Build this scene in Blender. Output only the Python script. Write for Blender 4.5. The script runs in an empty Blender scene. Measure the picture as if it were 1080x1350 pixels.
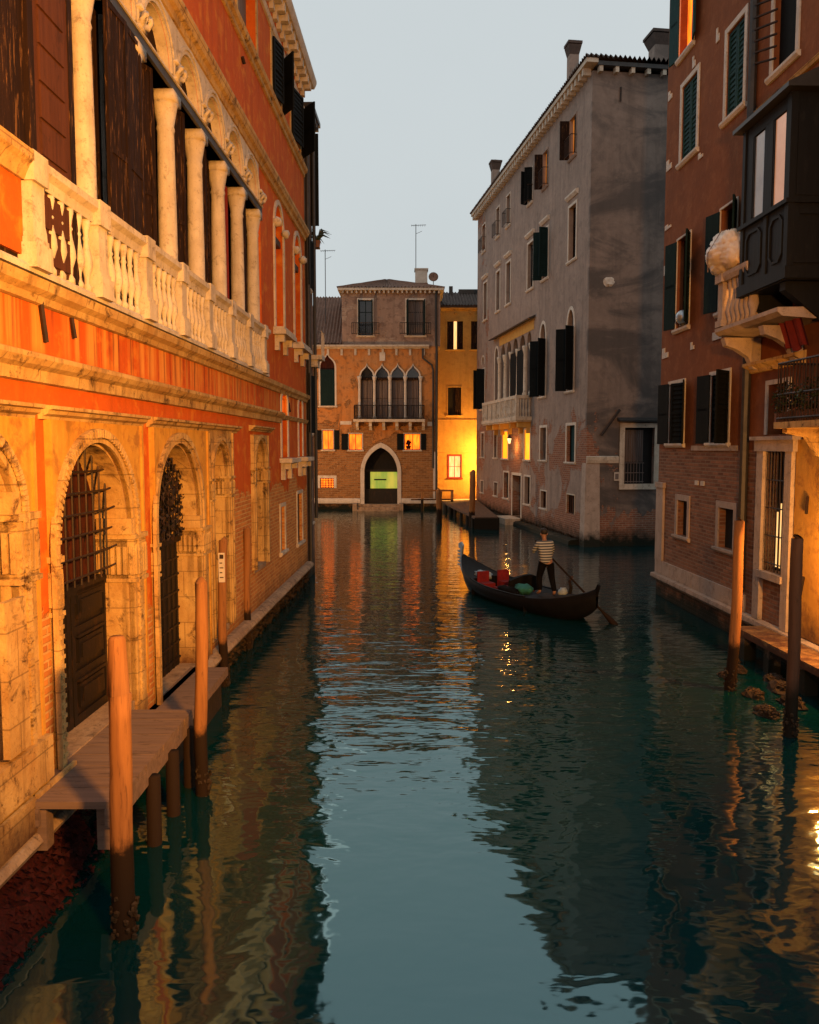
import bpy, math, random
from mathutils import Matrix, Vector, noise
from mathutils.geometry import tessellate_polygon
random.seed(11)
R = math.radians
S = bpy.context.scene
col = S.collection

# ------------------------------------------------------------------ camera
cam = bpy.data.cameras.new("camera"); camo = bpy.data.objects.new("camera", cam); col.objects.link(camo)
cam.sensor_fit = 'HORIZONTAL'; cam.sensor_width = 36; cam.lens = 36
cam.clip_start = .1; cam.clip_end = 2000
camo.location = (0, 0, 4.5); camo.rotation_euler = (R(90 - 4.5), 0, 0)
S.camera = camo

# ------------------------------------------------------------------ dusk sky
w = bpy.data.worlds.new("World"); S.world = w; w.use_nodes = True
nt = w.node_tree; nt.nodes.clear()
sky = nt.nodes.new('ShaderNodeTexSky'); sky.sky_type = 'NISHITA'; sky.sun_disc = False
sky.sun_elevation = R(4); sky.sun_rotation = R(200); sky.air_density = 1.5; sky.dust_density = 2
mx = nt.nodes.new('ShaderNodeMix'); mx.data_type = 'RGBA'; mx.inputs[0].default_value = .9
mx.inputs[7].default_value = (5.7, 6.35, 6.6, 1)          # overcast cloud layer
tcw = nt.nodes.new('ShaderNodeTexCoord'); cn = nt.nodes.new('ShaderNodeTexNoise'); cn.inputs['Scale'].default_value = 2.2; cn.inputs['Detail'].default_value = 5
nt.links.new(tcw.outputs['Generated'], cn.inputs['Vector'])
cm = nt.nodes.new('ShaderNodeMix'); cm.data_type = 'RGBA'; cm.inputs[6].default_value = (5.9, 6.55, 6.85, 1); cm.inputs[7].default_value = (7.1, 7.6, 7.75, 1)
nt.links.new(cn.outputs[0], cm.inputs[0]); nt.links.new(cm.outputs[2], mx.inputs[7])
bg = nt.nodes.new('ShaderNodeBackground'); bg.inputs[1].default_value = .1
wo = nt.nodes.new('ShaderNodeOutputWorld')
nt.links.new(sky.outputs[0], mx.inputs[6]); nt.links.new(mx.outputs[2], bg.inputs[0]); nt.links.new(bg.outputs[0], wo.inputs[0])
sl = bpy.data.lights.new("sun", 'SUN'); sl.energy = .1; sl.angle = R(25); sl.color = (1, .93, .85)
so = bpy.data.objects.new("sun", sl); col.objects.link(so); so.rotation_euler = (R(60), 0, R(-160))

S.view_settings.view_transform = 'Standard'; S.view_settings.look = 'None'
S.view_settings.exposure = 0; S.view_settings.gamma = 1
S.render.engine = 'CYCLES'
S.cycles.use_denoising = True
S.cycles.max_bounces = 5; S.cycles.diffuse_bounces = 1; S.cycles.glossy_bounces = 3
S.cycles.sample_clamp_indirect = 3; S.cycles.caustics_reflective = False; S.cycles.caustics_refractive = False

# ------------------------------------------------------------------ node helpers
class NB:
    def __init__(s, name, rough=.85, spec=.3):
        s.m = bpy.data.materials.new(name); s.m.use_nodes = True
        s.t = s.m.node_tree; s.p = s.t.nodes['Principled BSDF']
        s.p.inputs['Roughness'].default_value = rough; s.p.inputs['Specular IOR Level'].default_value = spec
        s.tc = s.t.nodes.new('ShaderNodeTexCoord'); s.obj = s.tc.outputs['Object']
        sp = s.t.nodes.new('ShaderNodeSeparateXYZ'); s.L(s.obj, sp.inputs[0])
        s.x, s.y, s.z = sp.outputs
    def L(s, a, b): s.t.links.new(a, b)
    def put(s, sock, v):
        if hasattr(v, 'is_linked'): s.L(v, sock)
        elif isinstance(v, tuple) and len(v) == 3 and sock.type == 'RGBA': sock.default_value = (*v, 1)
        else: sock.default_value = v
    def math(s, op, a, b=0., c=0.):
        n = s.t.nodes.new('ShaderNodeMath'); n.operation = op
        s.put(n.inputs[0], a); s.put(n.inputs[1], b); s.put(n.inputs[2], c); return n.outputs[0]
    def vec(s, sx=1, sy=1, sz=1, flat=False):
        n = s.t.nodes.new('ShaderNodeCombineXYZ')
        if flat:
            s.L(s.math('ADD', s.x, s.y), n.inputs[0]); s.L(s.z, n.inputs[1])
        else:
            for i, (a, k) in enumerate(((s.x, sx), (s.y, sy), (s.z, sz))): s.L(s.math('MULTIPLY', a, float(k)), n.inputs[i])
        return n.outputs[0]
    def noise(s, scale, detail=6, rough=.6, vec=None, dist=0):
        n = s.t.nodes.new('ShaderNodeTexNoise'); n.inputs['Scale'].default_value = scale; n.inputs['Detail'].default_value = detail
        n.inputs['Roughness'].default_value = rough; n.inputs['Distortion'].default_value = dist
        s.L(vec if vec is not None else s.obj, n.inputs['Vector']); return n.outputs[0]
    def mr(s, v, a, b, c=0., d=1.):
        n = s.t.nodes.new('ShaderNodeMapRange'); s.put(n.inputs[0], v)
        for i, k in enumerate((a, b, c, d)): n.inputs[i + 1].default_value = float(k)
        return n.outputs[0]
    def mix(s, f, a, b, mode='MIX'):
        n = s.t.nodes.new('ShaderNodeMix'); n.data_type = 'RGBA'; n.blend_type = mode
        s.put(n.inputs[0], f); s.put(n.inputs[6], a); s.put(n.inputs[7], b); return n.outputs[2]
    def brick(s, c1, c2, cm, w=.26, h=.075, mortar=.012, vec=None):
        n = s.t.nodes.new('ShaderNodeTexBrick'); n.inputs['Scale'].default_value = 1
        s.put(n.inputs['Color1'], c1); s.put(n.inputs['Color2'], c2); s.put(n.inputs['Mortar'], cm)
        n.inputs['Brick Width'].default_value = w; n.inputs['Row Height'].default_value = h
        n.inputs['Mortar Size'].default_value = mortar; n.inputs['Mortar Smooth'].default_value = .3
        s.L(vec if vec is not None else s.vec(flat=True), n.inputs['Vector']); return n.outputs[0], n.outputs[1]
    def bump(s, h, strength=.4, dist=.02, nrm=None):
        n = s.t.nodes.new('ShaderNodeBump'); n.inputs['Strength'].default_value = strength; n.inputs['Distance'].default_value = dist
        s.put(n.inputs['Height'], h)
        if nrm is not None: s.L(nrm, n.inputs['Normal'])
        return n.outputs[0]
    def done(s, colr, nrm=None):
        s.put(s.p.inputs['Base Color'], colr)
        if nrm is not None: s.L(nrm, s.p.inputs['Normal'])
        return s.m

def wall_mat(name, cols, brick=None, bias=None, bw=.5, streak=.35, damp=None, blot=1.0, bump=.5, extra=None, blot_scale=.9):
    """weathered plaster over brick; bias(n) adds where brick shows"""
    n = NB(name, .92, .2)
    big = n.noise(blot_scale, 8, .62); fine = n.noise(7, 6, .7); mid = n.noise(2.3, 7, .65, dist=.3)
    c = n.mix(n.mr(big, .3, .7), cols[0], cols[1])
    c = n.mix(n.math('MULTIPLY', n.mr(mid, .52, .62), .75 * blot), c, cols[2])
    st = n.noise(1., 5, .6, vec=n.vec(3.2, 3.2, .22))
    c = n.mix(n.math('MULTIPLY', n.mr(st, .5, .75), streak), c, tuple(v * .35 for v in cols[0]))
    c = n.mix(n.mr(fine, .35, .75, 0, .35), c, tuple(v * .55 for v in cols[1]))
    if extra: c = extra(n, c)
    h = n.math('ADD', n.math('MULTIPLY', fine, .5), n.math('MULTIPLY', mid, .8))
    if brick:
        bc, bf = n.brick(*brick)
        bn = n.noise(5, 5, .7); bc = n.mix(n.mr(bn, .3, .75, 0, .6), bc, tuple(v * .45 for v in brick[0]))
        mk = n.math('ADD', n.noise(bw, 9, .68, dist=.4), bias(n) if bias else 0.)
        mk = n.mr(mk, .585, .6)
        c = n.mix(mk, c, bc)
        hb = n.math('ADD', n.math('MULTIPLY', bf, -1.8), n.math('MULTIPLY', bn, .8))
        mm = n.t.nodes.new('ShaderNodeMix'); n.put(mm.inputs[0], mk); n.put(mm.inputs[2], n.math('ADD', h, 1.0)); n.put(mm.inputs[3], hb); h = mm.outputs[0]
    if damp:
        z0, z1, dc = damp
        dm = n.mr(n.math('ADD', n.z, n.math('MULTIPLY', n.math('SUBTRACT', n.noise(1.7, 8, .7), .5), 1.6)), z0, z1, 1, 0)
        c = n.mix(dm, c, dc)
    return n.done(c, n.bump(h, bump, .035))

def stone_mat(name, a, b, dirt=(.08, .06, .045), amt=.6, scale=2.5, damp=None, joints=False):
    n = NB(name, .85, .25)
    c = n.mix(n.mr(n.noise(scale, 7, .65), .35, .68), a, b)
    c = n.mix(n.math('MULTIPLY', n.mr(n.noise(scale * 2.1, 9, .75, dist=.5), .54, .66), amt), c, dirt)
    c = n.mix(n.math('MULTIPLY', n.mr(n.noise(1., 5, .6, vec=n.vec(5, 5, .5)), .52, .7), amt * .55), c, dirt)
    pits = n.noise(28, 3, .6)
    c = n.mix(n.mr(pits, .62, .72, 0, .5), c, dirt)
    if joints:
        jc, jf = n.brick((1, 1, 1), (.8, .8, .8), (.3, .3, .3), .95, .46, .010); c = n.mix(n.math('MULTIPLY', jf, .3), n.mix(.35, c, jc, 'MULTIPLY'), dirt)
    if damp:
        dm = n.mr(n.math('ADD', n.z, n.math('MULTIPLY', n.math('SUBTRACT', n.noise(2.5, 8, .7), .5), 1.2)), damp[0], damp[1], 1, 0)
        c = n.mix(dm, c, damp[2])
    return n.done(c, n.bump(n.math('ADD', n.noise(9, 6, .7), n.math('MULTIPLY', pits, -.3)), .55, .025))

def wood_mat(name, a, b, peel=None, amt=.5, rough=.8, along='z', wet=None, pk_s=(7, 7, 2.6), spec=.12):
    n = NB(name, rough, spec)
    v = n.vec(14, 14, .8) if along == 'z' else (n.vec(.8, 14, 14) if along == 'x' else n.vec(14, .8, 14))
    g = n.noise(1., 7, .65, vec=v)
    c = n.mix(n.mr(g, .3, .7), a, b)
    if peel:
        pk = n.noise(1., 8, .72, vec=n.vec(*pk_s), dist=.5)
        c = n.mix(n.math('MULTIPLY', n.mr(pk, .56, .62), amt), c, peel)
    if wet:
        dm = n.mr(n.math('ADD', n.z, n.math('MULTIPLY', n.noise(6, 6, .7), .35)), wet[0], wet[1], 1, 0)
        c = n.mix(dm, c, wet[2])
    return n.done(c, n.bump(g, .4, .012))

def plain(name, c, rough=.6, metal=0, c2=None, scale=6, spec=.4):
    n = NB(name, rough, spec); n.p.inputs['Metallic'].default_value = metal
    k = n.noise(scale, 6, .65)
    return n.done(n.mix(n.mr(k, .35, .7), c, c2 or tuple(v * .6 for v in c)), n.bump(k, .25, .01))

def lit_mat(name, c, s, c2=None, scale=1.5):
    n = NB(name, .6, .3); c2 = c2 or tuple(v * .45 for v in c)
    k = n.noise(1, 4, .6, vec=n.vec(scale * 3, scale * 3, scale * .8))
    cc = n.mix(n.mr(k, .35, .65), c, c2)
    n.put(n.p.inputs['Base Color'], (.1, .06, .03)); n.L(cc, n.p.inputs['Emission Color']); n.p.inputs['Emission Strength'].default_value = s
    return n.m

M = {}
ALG = (.012, .014, .009)
# left palace
def rust(n, c):
    st = n.noise(1., 6, .6, vec=n.vec(4.5, 4.5, .12)); band = n.math('MULTIPLY', n.mr(n.z, 5.3, 5.6), n.mr(n.z, 6.25, 6.0))
    c = n.mix(n.math('MULTIPLY', n.math('MULTIPLY', n.mr(st, .45, .60), band), .9), c, (.62, .25, .05))
    st2 = n.noise(1., 6, .6, vec=n.vec(6.5, 6.5, .2))
    return n.mix(n.math('MULTIPLY', n.math('MULTIPLY', n.mr(st2, .52, .66), band), .9), c, (.09, .022, .012))
M['orange'] = wall_mat('orange_plaster', [(.56, .118, .012), (.46, .078, .009), (.60, .19, .022)],
    brick=((.62, .25, .06), (.40, .13, .035), (.56, .34, .13), .30, .092, .016),
    bias=lambda n: n.math('ADD', n.math('MULTIPLY', n.mr(n.z, 2.4, 5.0, .32, -.30), n.mr(n.x, 15.5, 17.8)), n.math('ADD', n.mr(n.x, 15.0, 17.5, -.13, 0), n.mr(n.z, 1.8, 3.4, .4, 0))),
    damp=(.15, 1.1, ALG), streak=.5, blot=1.15, extra=rust, blot_scale=.6)
M['stoneL'] = stone_mat('cream_stone', (.54, .36, .14), (.36, .20, .065), dirt=(.06, .028, .011), amt=1.0, scale=1.8, damp=(.55, 1.15, (.07, .03, .015)), joints=True)
M['ledgeL'] = stone_mat('dirty_ledge_stone', (.34, .25, .17), (.20, .13, .085), dirt=(.05, .035, .025), amt=.9)
M['stoneB'] = stone_mat('pale_stone', (.56, .49, .40), (.42, .35, .27), dirt=(.10, .075, .055), amt=.6)
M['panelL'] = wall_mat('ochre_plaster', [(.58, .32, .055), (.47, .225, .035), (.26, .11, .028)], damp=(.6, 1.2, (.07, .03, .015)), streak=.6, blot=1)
M['woodDk'] = wood_mat('weathered_brown_shutter', (.022, .010, .006), (.008, .004, .003), peel=(.20, .10, .04), amt=.6, pk_s=(24, 24, 2.4))
M['woodRd'] = wood_mat('reddish_shutter_panel', (.085, .032, .018), (.05, .018, .011), peel=(.02, .01, .007), amt=.4)
M['doorDk'] = wood_mat('dark_door', (.007, .004, .003), (.003, .002, .0018), peel=(.05, .02, .008), amt=.35, rough=.55, spec=.3)
M['redwood'] = wood_mat('red_brown_boards', (.07, .016, .008), (.02, .006, .004), peel=(.006, .004, .004), amt=.9)
M['iron'] = plain('wrought_iron', (.022, .02, .019), .55, .6, (.06, .03, .018))
M['lead'] = plain('dark_gutter', (.045, .042, .04), .5, .3)
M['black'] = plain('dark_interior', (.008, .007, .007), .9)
M['curtainRd'] = plain('maroon_curtain', (.16, .014, .014), .9, 0, (.09, .008, .01))
n = NB('window_glass', .12, .6); M['glass'] = n.done(n.mix(n.mr(n.noise(1.2, 2), .4, .6), (.012, .014, .016), (.022, .022, .024)))
M['curtain'] = wood_mat('grey_curtain', (.20, .16, .145), (.10, .08, .075), rough=.95)
M['white'] = stone_mat('white_stone_trim', (.60, .54, .47), (.48, .42, .35), dirt=(.14, .11, .09), amt=.35)
M['green'] = wood_mat('dark_green_shutter', (.006, .020, .020), (.004, .012, .013), peel=(.014, .035, .035), amt=.4)
M['teal'] = wood_mat('teal_shutter', (.014, .052, .056), (.009, .035, .038), peel=(.035, .08, .08), amt=.35)
M['blackSh'] = wood_mat('black_shutter', (.005, .007, .0075), (.003, .004, .0045), peel=(.012, .014, .014), amt=.4)
M['litA'] = lit_mat('lit_amber_window', (1, .15, .005), 3.4, (.5, .05, .002))
M['litB'] = lit_mat('lit_yellow_window', (1, .30, .006), 2.4, (.9, .22, .004))
M['litDim'] = lit_mat('dim_amber_window', (1, .30, .03), .5, (.5, .10, .01))
M['litW'] = lit_mat('lit_warm_white', (1, .62, .25), 1.5, (1, .45, .12))
M['litG'] = lit_mat('lit_green_hall', (.68, .56, .07), .85, (.22, .38, .05), .5)
M['redfr'] = plain('red_window_frame', (.30, .03, .012), .6)
# far
M['brickF'] = wall_mat('brick_palace_wall', [(.50, .18, .035), (.42, .22, .09), (.18, .09, .04)],
    brick=((.40, .18, .06), (.20, .085, .03), (.40, .25, .12), .42, .14, .022), bias=lambda n: n.math('ADD', n.mr(n.z, 4, 8.0, .2, .02), n.mr(n.z, 9.5, 11.5, 0., -.05)),
    damp=(.25, .9, ALG), streak=.6, blot=1, bw=.5, bump=.9)
M['towerF'] = wall_mat('grey_tower_plaster', [(.36, .25, .19), (.25, .165, .125), (.15, .095, .075)],
    brick=((.42, .30, .22), (.26, .16, .115), (.40, .32, .26), .42, .14, .022), bias=lambda n: .03, streak=.6, blot=1, bw=.6)
M['ochre'] = wall_mat('ochre_house_plaster', [(.62, .37, .10), (.54, .29, .075), (.42, .21, .06)], streak=.4, damp=(.3, 1.0, (.25, .10, .03)), blot=.7)
def tile_mat(name, a, b):
    n = NB(name, .9, .2); k = n.noise(2.2, 8, .75); k2 = n.noise(11, 3, .6)
    c = n.mix(n.mr(k, .35, .65), a, b); c = n.mix(n.mr(k2, .5, .7, 0, .7), c, (.05, .04, .034))
    return n.done(c, n.bump(k2, .5, .03))
M['tile'] = tile_mat('old_roof_tile', (.26, .145, .10), (.15, .09, .068))
M['tileD'] = tile_mat('dark_roof_tile', (.10, .07, .058), (.06, .046, .04))
# grey house
def scarf(n, c):   # damp cloud-like stain bands on the end wall, over an evenly darker tone
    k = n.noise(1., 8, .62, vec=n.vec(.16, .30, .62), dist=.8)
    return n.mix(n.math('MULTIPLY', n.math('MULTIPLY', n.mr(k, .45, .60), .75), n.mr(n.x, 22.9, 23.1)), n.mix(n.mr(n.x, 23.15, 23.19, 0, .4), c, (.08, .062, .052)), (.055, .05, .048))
M['greyG'] = wall_mat('grey_house_plaster', [(.35, .265, .22), (.24, .185, .155), (.13, .10, .085)],
    brick=((.32, .13, .075), (.20, .08, .05), (.32, .23, .17), .32, .10, .018),
    bias=lambda n: n.math('ADD', n.math('ADD', n.mr(n.z, 2.6, 3.6, -.02, .06), n.mr(n.z, 5.6, 7.2, .05, -.20)), n.math('ADD', n.math('MULTIPLY', n.mr(n.z, .6, 2.0, .2, 0), 1.), n.math('MULTIPLY', n.mr(n.x, 3.2, 5.0, .2, 0), n.mr(n.z, 6.0, 7.5)))),
    damp=(.2, .95, ALG), streak=.6, blot=.45, bw=.42, extra=scarf)
# brown house
M['brown'] = wall_mat('brown_house_plaster', [(.25, .085, .03), (.16, .052, .02), (.30, .12, .05)],
    brick=((.34, .155, .085), (.13, .058, .036), (.24, .165, .115), .33, .095, .018), bias=lambda n: n.mr(n.z, 4.35, 4.6, .6, -.7),
    damp=(.15, .8, ALG), streak=.25, blot=.6)
M['stoneR'] = stone_mat('grey_pink_stone', (.42, .33, .27), (.32, .25, .20), dirt=(.10, .075, .06), amt=.5, damp=(.3, .75, ALG))
M['woodBay'] = wood_mat('black_painted_bay', (.008, .0085, .009), (.005, .0055, .006), peel=(.016, .016, .016), amt=.4, rough=.6, spec=.15)
M['wallN'] = wall_mat('neighbour_plaster', [(.20, .13, .10), (.15, .095, .075), (.10, .07, .055)], streak=.5, damp=(.2, 1.0, ALG))
# water side
M['pole'] = wood_mat('mooring_pole_wood', (.30, .135, .045), (.17, .072, .026), peel=(.07, .032, .014), amt=.6, pk_s=(26, 26, 1.6), wet=(1.0, 1.12, (.016, .009, .005)))
M['poleD'] = wood_mat('old_dark_pole_wood', (.09, .05, .032), (.055, .032, .022), peel=(.03, .02, .014), amt=.4, wet=(.8, 1.1, (.012, .010, .007)))
M['deck'] = wood_mat('grey_deck_boards', (.20, .135, .10), (.12, .08, .062), peel=(.06, .04, .03), amt=.5, pk_s=(2.5, 9, 9), along='x', rough=.8)
M['jetty'] = wood_mat('dark_jetty_boards', (.12, .08, .06), (.07, .05, .04), rough=.8, along='y')
M['weed'] = plain('red_seaweed', (.04, .005, .005), .85, 0, (.009, .003, .003), 22, .15)
M['weedD'] = plain('dark_algae', (.04, .024, .012), .75, 0, (.010, .008, .005), 9, .2)
M['leaf'] = plain('dark_leaves', (.030, .042, .016), .6, 0, (.015, .022, .010), 12)
M['pot'] = plain('terracotta', (.20, .09, .05), .85)
M['plastic'] = plain('cloudy_plastic', (.62, .52, .42), .35, 0, (.50, .40, .30), 4)
_pl = M['plastic'].node_tree.nodes['Principled BSDF']; _pl.inputs['Subsurface Weight'].default_value = .7; _pl.inputs['Subsurface Scale'].default_value = .35; _pl.inputs['Subsurface Radius'].default_value = (1, .8, .6)
M['hull'] = plain('black_lacquer', (.004, .004, .0045), .6, 0, (.007, .007, .008), 6, .12)
M['redcl'] = plain('red_upholstery', (.20, .006, .009), .9, 0, (.10, .004, .005))
M['tealcl'] = plain('teal_cloth', (.02, .16, .14), .9)
M['palecl'] = plain('pale_blue_cloth', (.34, .42, .46), .85)
M['steel'] = plain('bright_iron', (.42, .47, .50), .35, .7)
M['skin'] = plain('skin', (.28, .15, .10), .6)
M['hair'] = plain('dark_hair', (.015, .012, .01), .7)
M['trous'] = plain('black_trousers', (.004, .004, .005), .95, 0, None, 6, .1)
n = NB('striped_shirt', .85, .2); M['shirt'] = n.done(n.mix(n.mr(n.math('FRACT', n.math('MULTIPLY', n.z, 14.)), .40, .46), (.34, .37, .39), (.05, .06, .08)))
M['bulb'] = lit_mat('lamp_glass', (1, .6, .25), 4)
n = NB('canal_water', .035, .5)
n.p.inputs['IOR'].default_value = 2.4; n.p.inputs['Roughness'].default_value = .045; n.p.inputs['Specular Tint'].default_value = (.52, .88, .92, 1)
r1 = n.noise(1.1, 3, .55, vec=n.vec(.8, 1.2, 1), dist=.2); r2 = n.noise(2.2, 3, .55, vec=n.vec(.42, 1.7, 1), dist=.15)
c1 = n.math('MULTIPLY', n.mr(n.y, 7.5, 12.5, .36, 1.0), n.mr(n.y, 15, 28, 1, .22)); c2 = n.mr(n.y, 8, 13.5, .02, .40)
hh = n.math('ADD', n.math('MULTIPLY', r1, c1), n.math('MULTIPLY', r2, c2))
M['water'] = n.done((.001, .021, .024), n.bump(hh, 1.0, .05))

# ------------------------------------------------------------------ mesh helpers
class MB:
    def __init__(s, T=None): s.v = []; s.f = []; s.T = T or Matrix()
    def add(s, vs, fs):
        b = len(s.v); s.v += [tuple(s.T @ Vector(v)) for v in vs]; s.f += [tuple(i + b for i in f) for f in fs]; return s
    def box(s, x0, x1, y0, y1, z0, z1):
        return s.add([(x0, y0, z0), (x1, y0, z0), (x1, y1, z0), (x0, y1, z0), (x0, y0, z1), (x1, y0, z1), (x1, y1, z1), (x0, y1, z1)],
                     [(0, 1, 5, 4), (1, 2, 6, 5), (2, 3, 7, 6), (3, 0, 4, 7), (4, 5, 6, 7), (3, 2, 1, 0)])
    def prism(s, pts, y0, y1):
        k = len(pts)
        return s.add([(x, y0, z) for x, z in pts] + [(x, y1, z) for x, z in pts],
                     [tuple(range(k))] + [tuple(range(2 * k - 1, k - 1, -1))] + [(i, i + k, (i + 1) % k + k, (i + 1) % k) for i in range(k)])
    def plan(s, pts, z0, z1):
        k = len(pts)
        return s.add([(x, y, z0) for x, y in pts] + [(x, y, z1) for x, y in pts],
                     [tuple(range(k - 1, -1, -1)), tuple(range(k, 2 * k))] + [(i, (i + 1) % k, (i + 1) % k + k, i + k) for i in range(k)])
    def mould(s, x0, x1, prof):           # closed (y, z) profile run along x
        k = len(prof)
        return s.add([(x0, y, z) for y, z in prof] + [(x1, y, z) for y, z in prof],
                     [tuple(range(k)), tuple(range(2 * k - 1, k - 1, -1))] + [(i, i + k, (i + 1) % k + k, (i + 1) % k) for i in range(k)])
    def ring(s, o, i, y0, y1):            # band between two open outlines of equal count
        k = len(o); vs = []
        for P in (o, i):
            for y in (y0, y1): vs += [(x, y, z) for x, z in P]
        fs = []
        for a in range(k - 1):
            b = a + 1
            fs += [(a, b, 2 * k + b, 2 * k + a), (a, k + a, k + b, b), (2 * k + a, 2 * k + b, 3 * k + b, 3 * k + a), (k + a, 3 * k + a, 3 * k + b, k + b)]
        fs += [(0, 2 * k, 3 * k, k), (k - 1, 2 * k - 1, 4 * k - 1, 3 * k - 1)]
        return s.add(vs, fs)
    def lathe(s, prof, cx, cy, n=12):
        vs = []; fs = []
        for r, z in prof:
            vs += [(cx + r * math.cos(2 * math.pi * i / n), cy + r * math.sin(2 * math.pi * i / n), z) for i in range(n)]
        for j in range(len(prof) - 1):
            fs += [(j * n + i, j * n + (i + 1) % n, (j + 1) * n + (i + 1) % n, (j + 1) * n + i) for i in range(n)]
        fs += [tuple(range(n - 1, -1, -1)), tuple(range((len(prof) - 1) * n, len(prof) * n))]
        return s.add(vs, fs)
    def tube(s, pts, r, n=6, close=True):
        P = [Vector(p) for p in pts]; rr = r if isinstance(r, (list, tuple)) else [r] * len(P); vs = []; fs = []
        for i, p in enumerate(P):
            d = (P[min(i + 1, len(P) - 1)] - P[max(i - 1, 0)]).normalized()
            a = d.cross(Vector((0, 0, 1)) if abs(d.z) < .9 else Vector((1, 0, 0))).normalized(); b = d.cross(a)
            for k in range(n):
                t = 2 * math.pi * k / n; q = p + (a * math.cos(t) + b * math.sin(t)) * rr[i]; vs.append(tuple(q))
        for j in range(len(P) - 1):
            fs += [(j * n + i, j * n + (i + 1) % n, (j + 1) * n + (i + 1) % n, (j + 1) * n + i) for i in range(n)]
        fs += [tuple(range(n)), tuple(range((len(P) - 1) * n, len(P) * n))]
        return s.add(vs, fs)
    def blob(s, c, r, seed=0, n=8, rough=.3):
        rd = random.Random(seed); vs = []; fs = []
        for j in range(n + 1):
            ph = math.pi * j / n
            for i in range(n * 2):
                t = math.pi * i / n; k = 1 + rd.uniform(-rough, rough)
                if j in (0, n): k = 1
                vs.append((c[0] + r[0] * k * math.sin(ph) * math.cos(t), c[1] + r[1] * k * math.sin(ph) * math.sin(t), c[2] + r[2] * k * math.cos(ph)))
        m = n * 2
        for j in range(n): fs += [(j * m + i, (j + 1) * m + i, (j + 1) * m + (i + 1) % m, j * m + (i + 1) % m) for i in range(m)]
        return s.add(vs, fs)
    def build(s, name, mat, parent=None, smooth=False, label=None):
        me = bpy.data.meshes.new(name); me.from_pydata(s.v, [], s.f); me.update()
        if smooth: me.polygons.foreach_set('use_smooth', [True] * len(me.polygons))
        me.materials.append(M[mat] if isinstance(mat, str) else mat)
        o = bpy.data.objects.new(name, me); col.objects.link(o)
        if parent: o.parent = parent
        if label: o['label'] = label
        return o

def tag(o, label, cat, group=None):
    o['label'] = label; o['category'] = cat
    if group: o['group'] = group
    return o
def thing(name, label, cat, loc, rz=0, group=None):
    o = bpy.data.objects.new(name, None); col.objects.link(o); o.location = loc; o.rotation_euler = (0, 0, rz)
    o.empty_display_size = .2
    return tag(o, label, cat, group)

def arch(x0, x1, z0, zs, za, kind='round', n=14):
    xc = (x0 + x1) / 2; h = za - zs; P = [(x0, z0), (x0, zs)]
    half = []
    for i in range(1, n + 1):
        t = i / n
        if kind == 'round': half.append((xc - (xc - x0) * math.cos(t * math.pi / 2), zs + h * math.sin(t * math.pi / 2)))
        elif kind == 'pointed':
            A = .40 * math.pi; half.append((x0 + (xc - x0) * (1 - math.cos(A * t)) / (1 - math.cos(A)), zs + h * math.sin(A * t) / math.sin(A)))
        else:
            b = lambda p0, p1, p2, p3: (1 - t) ** 3 * p0 + 3 * t * (1 - t) ** 2 * p1 + 3 * t * t * (1 - t) * p2 + t ** 3 * p3
            half.append((b(x0, x0, xc - (xc - x0) * .12, xc), b(zs, zs + .62 * h, zs + .55 * h, za)))
    P += half + [(2 * xc - x, z) for x, z in half[-2::-1]] + [(x1, zs), (x1, z0)]
    return P
def rect(x0, x1, z0, z1): return [(x0, z0), (x0, z1), (x1, z1), (x1, z0)]

class Bld:
    def __init__(s, root, T=None): s.root = root; s.T = T or Matrix(); s.holes = []
    def mb(s): return MB(s.T)
    def hole(s, pts, d): s.holes.append((pts, d))
    def wall(s, outline, mat, body, name='wall', label=None, skip=()):
        m = s.mb(); loops = [[Vector((x, z, 0)) for x, z in outline]] + [[Vector((x, z, 0)) for x, z in h] for h, d in s.holes]
        flat = [p for l in loops for p in l]
        m.add([(p.x, 0, p.y) for p in flat], [tuple(t) for t in tessellate_polygon(loops)])
        for h, d in s.holes:
            k = len(h); m.add([(x, 0, z) for x, z in h] + [(x, d, z) for x, z in h], [(i, (i + 1) % k, (i + 1) % k + k, i + k) for i in range(k)])
        k = len(outline)
        if body: m.add([(x, 0, z) for x, z in outline] + [(x, body, z) for x, z in outline], [(i, i + k, (i + 1) % k + k, (i + 1) % k) for i in range(k) if i not in skip] + [tuple(range(k, 2 * k))])
        s.holes = []
        return m.build(name, mat, s.root, label=label)

def leaf(mb, w, h, th=.045, slats=True, fr=.07):
    """one shutter leaf in its own frame: hinge on z axis, x 0..w"""
    mb.box(0, fr, -th, 0, 0, h); mb.box(w - fr, w, -th, 0, 0, h)
    mb.box(fr, w - fr, -th, 0, 0, fr); mb.box(fr, w - fr, -th, 0, h - fr, h); mb.box(fr, w - fr, -th, 0, h * .5 - fr / 2, h * .5 + fr / 2)
    if slats:
        k = max(4, int(h / .13))
        for i in range(k):
            z = fr + (h - 2 * fr) * (i + .5) / k; dz = (h - 2 * fr) / k * .45
            mb.add([(fr, -th * .8, z - dz), (w - fr, -th * .8, z - dz), (w - fr, -th * .15, z + dz), (fr, -th * .15, z + dz)], [(0, 1, 2, 3)])
        mb.box(fr, w - fr, -th * .12, 0, fr, h - fr)
    else:
        k = max(2, int(w / .16))
        for i in range(k):
            a = fr + (w - 2 * fr) * i / k; b = fr + (w - 2 * fr) * (i + 1) / k
            mb.box(a + .006, b - .006, -th * .7, 0, fr, h - fr)

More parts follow.
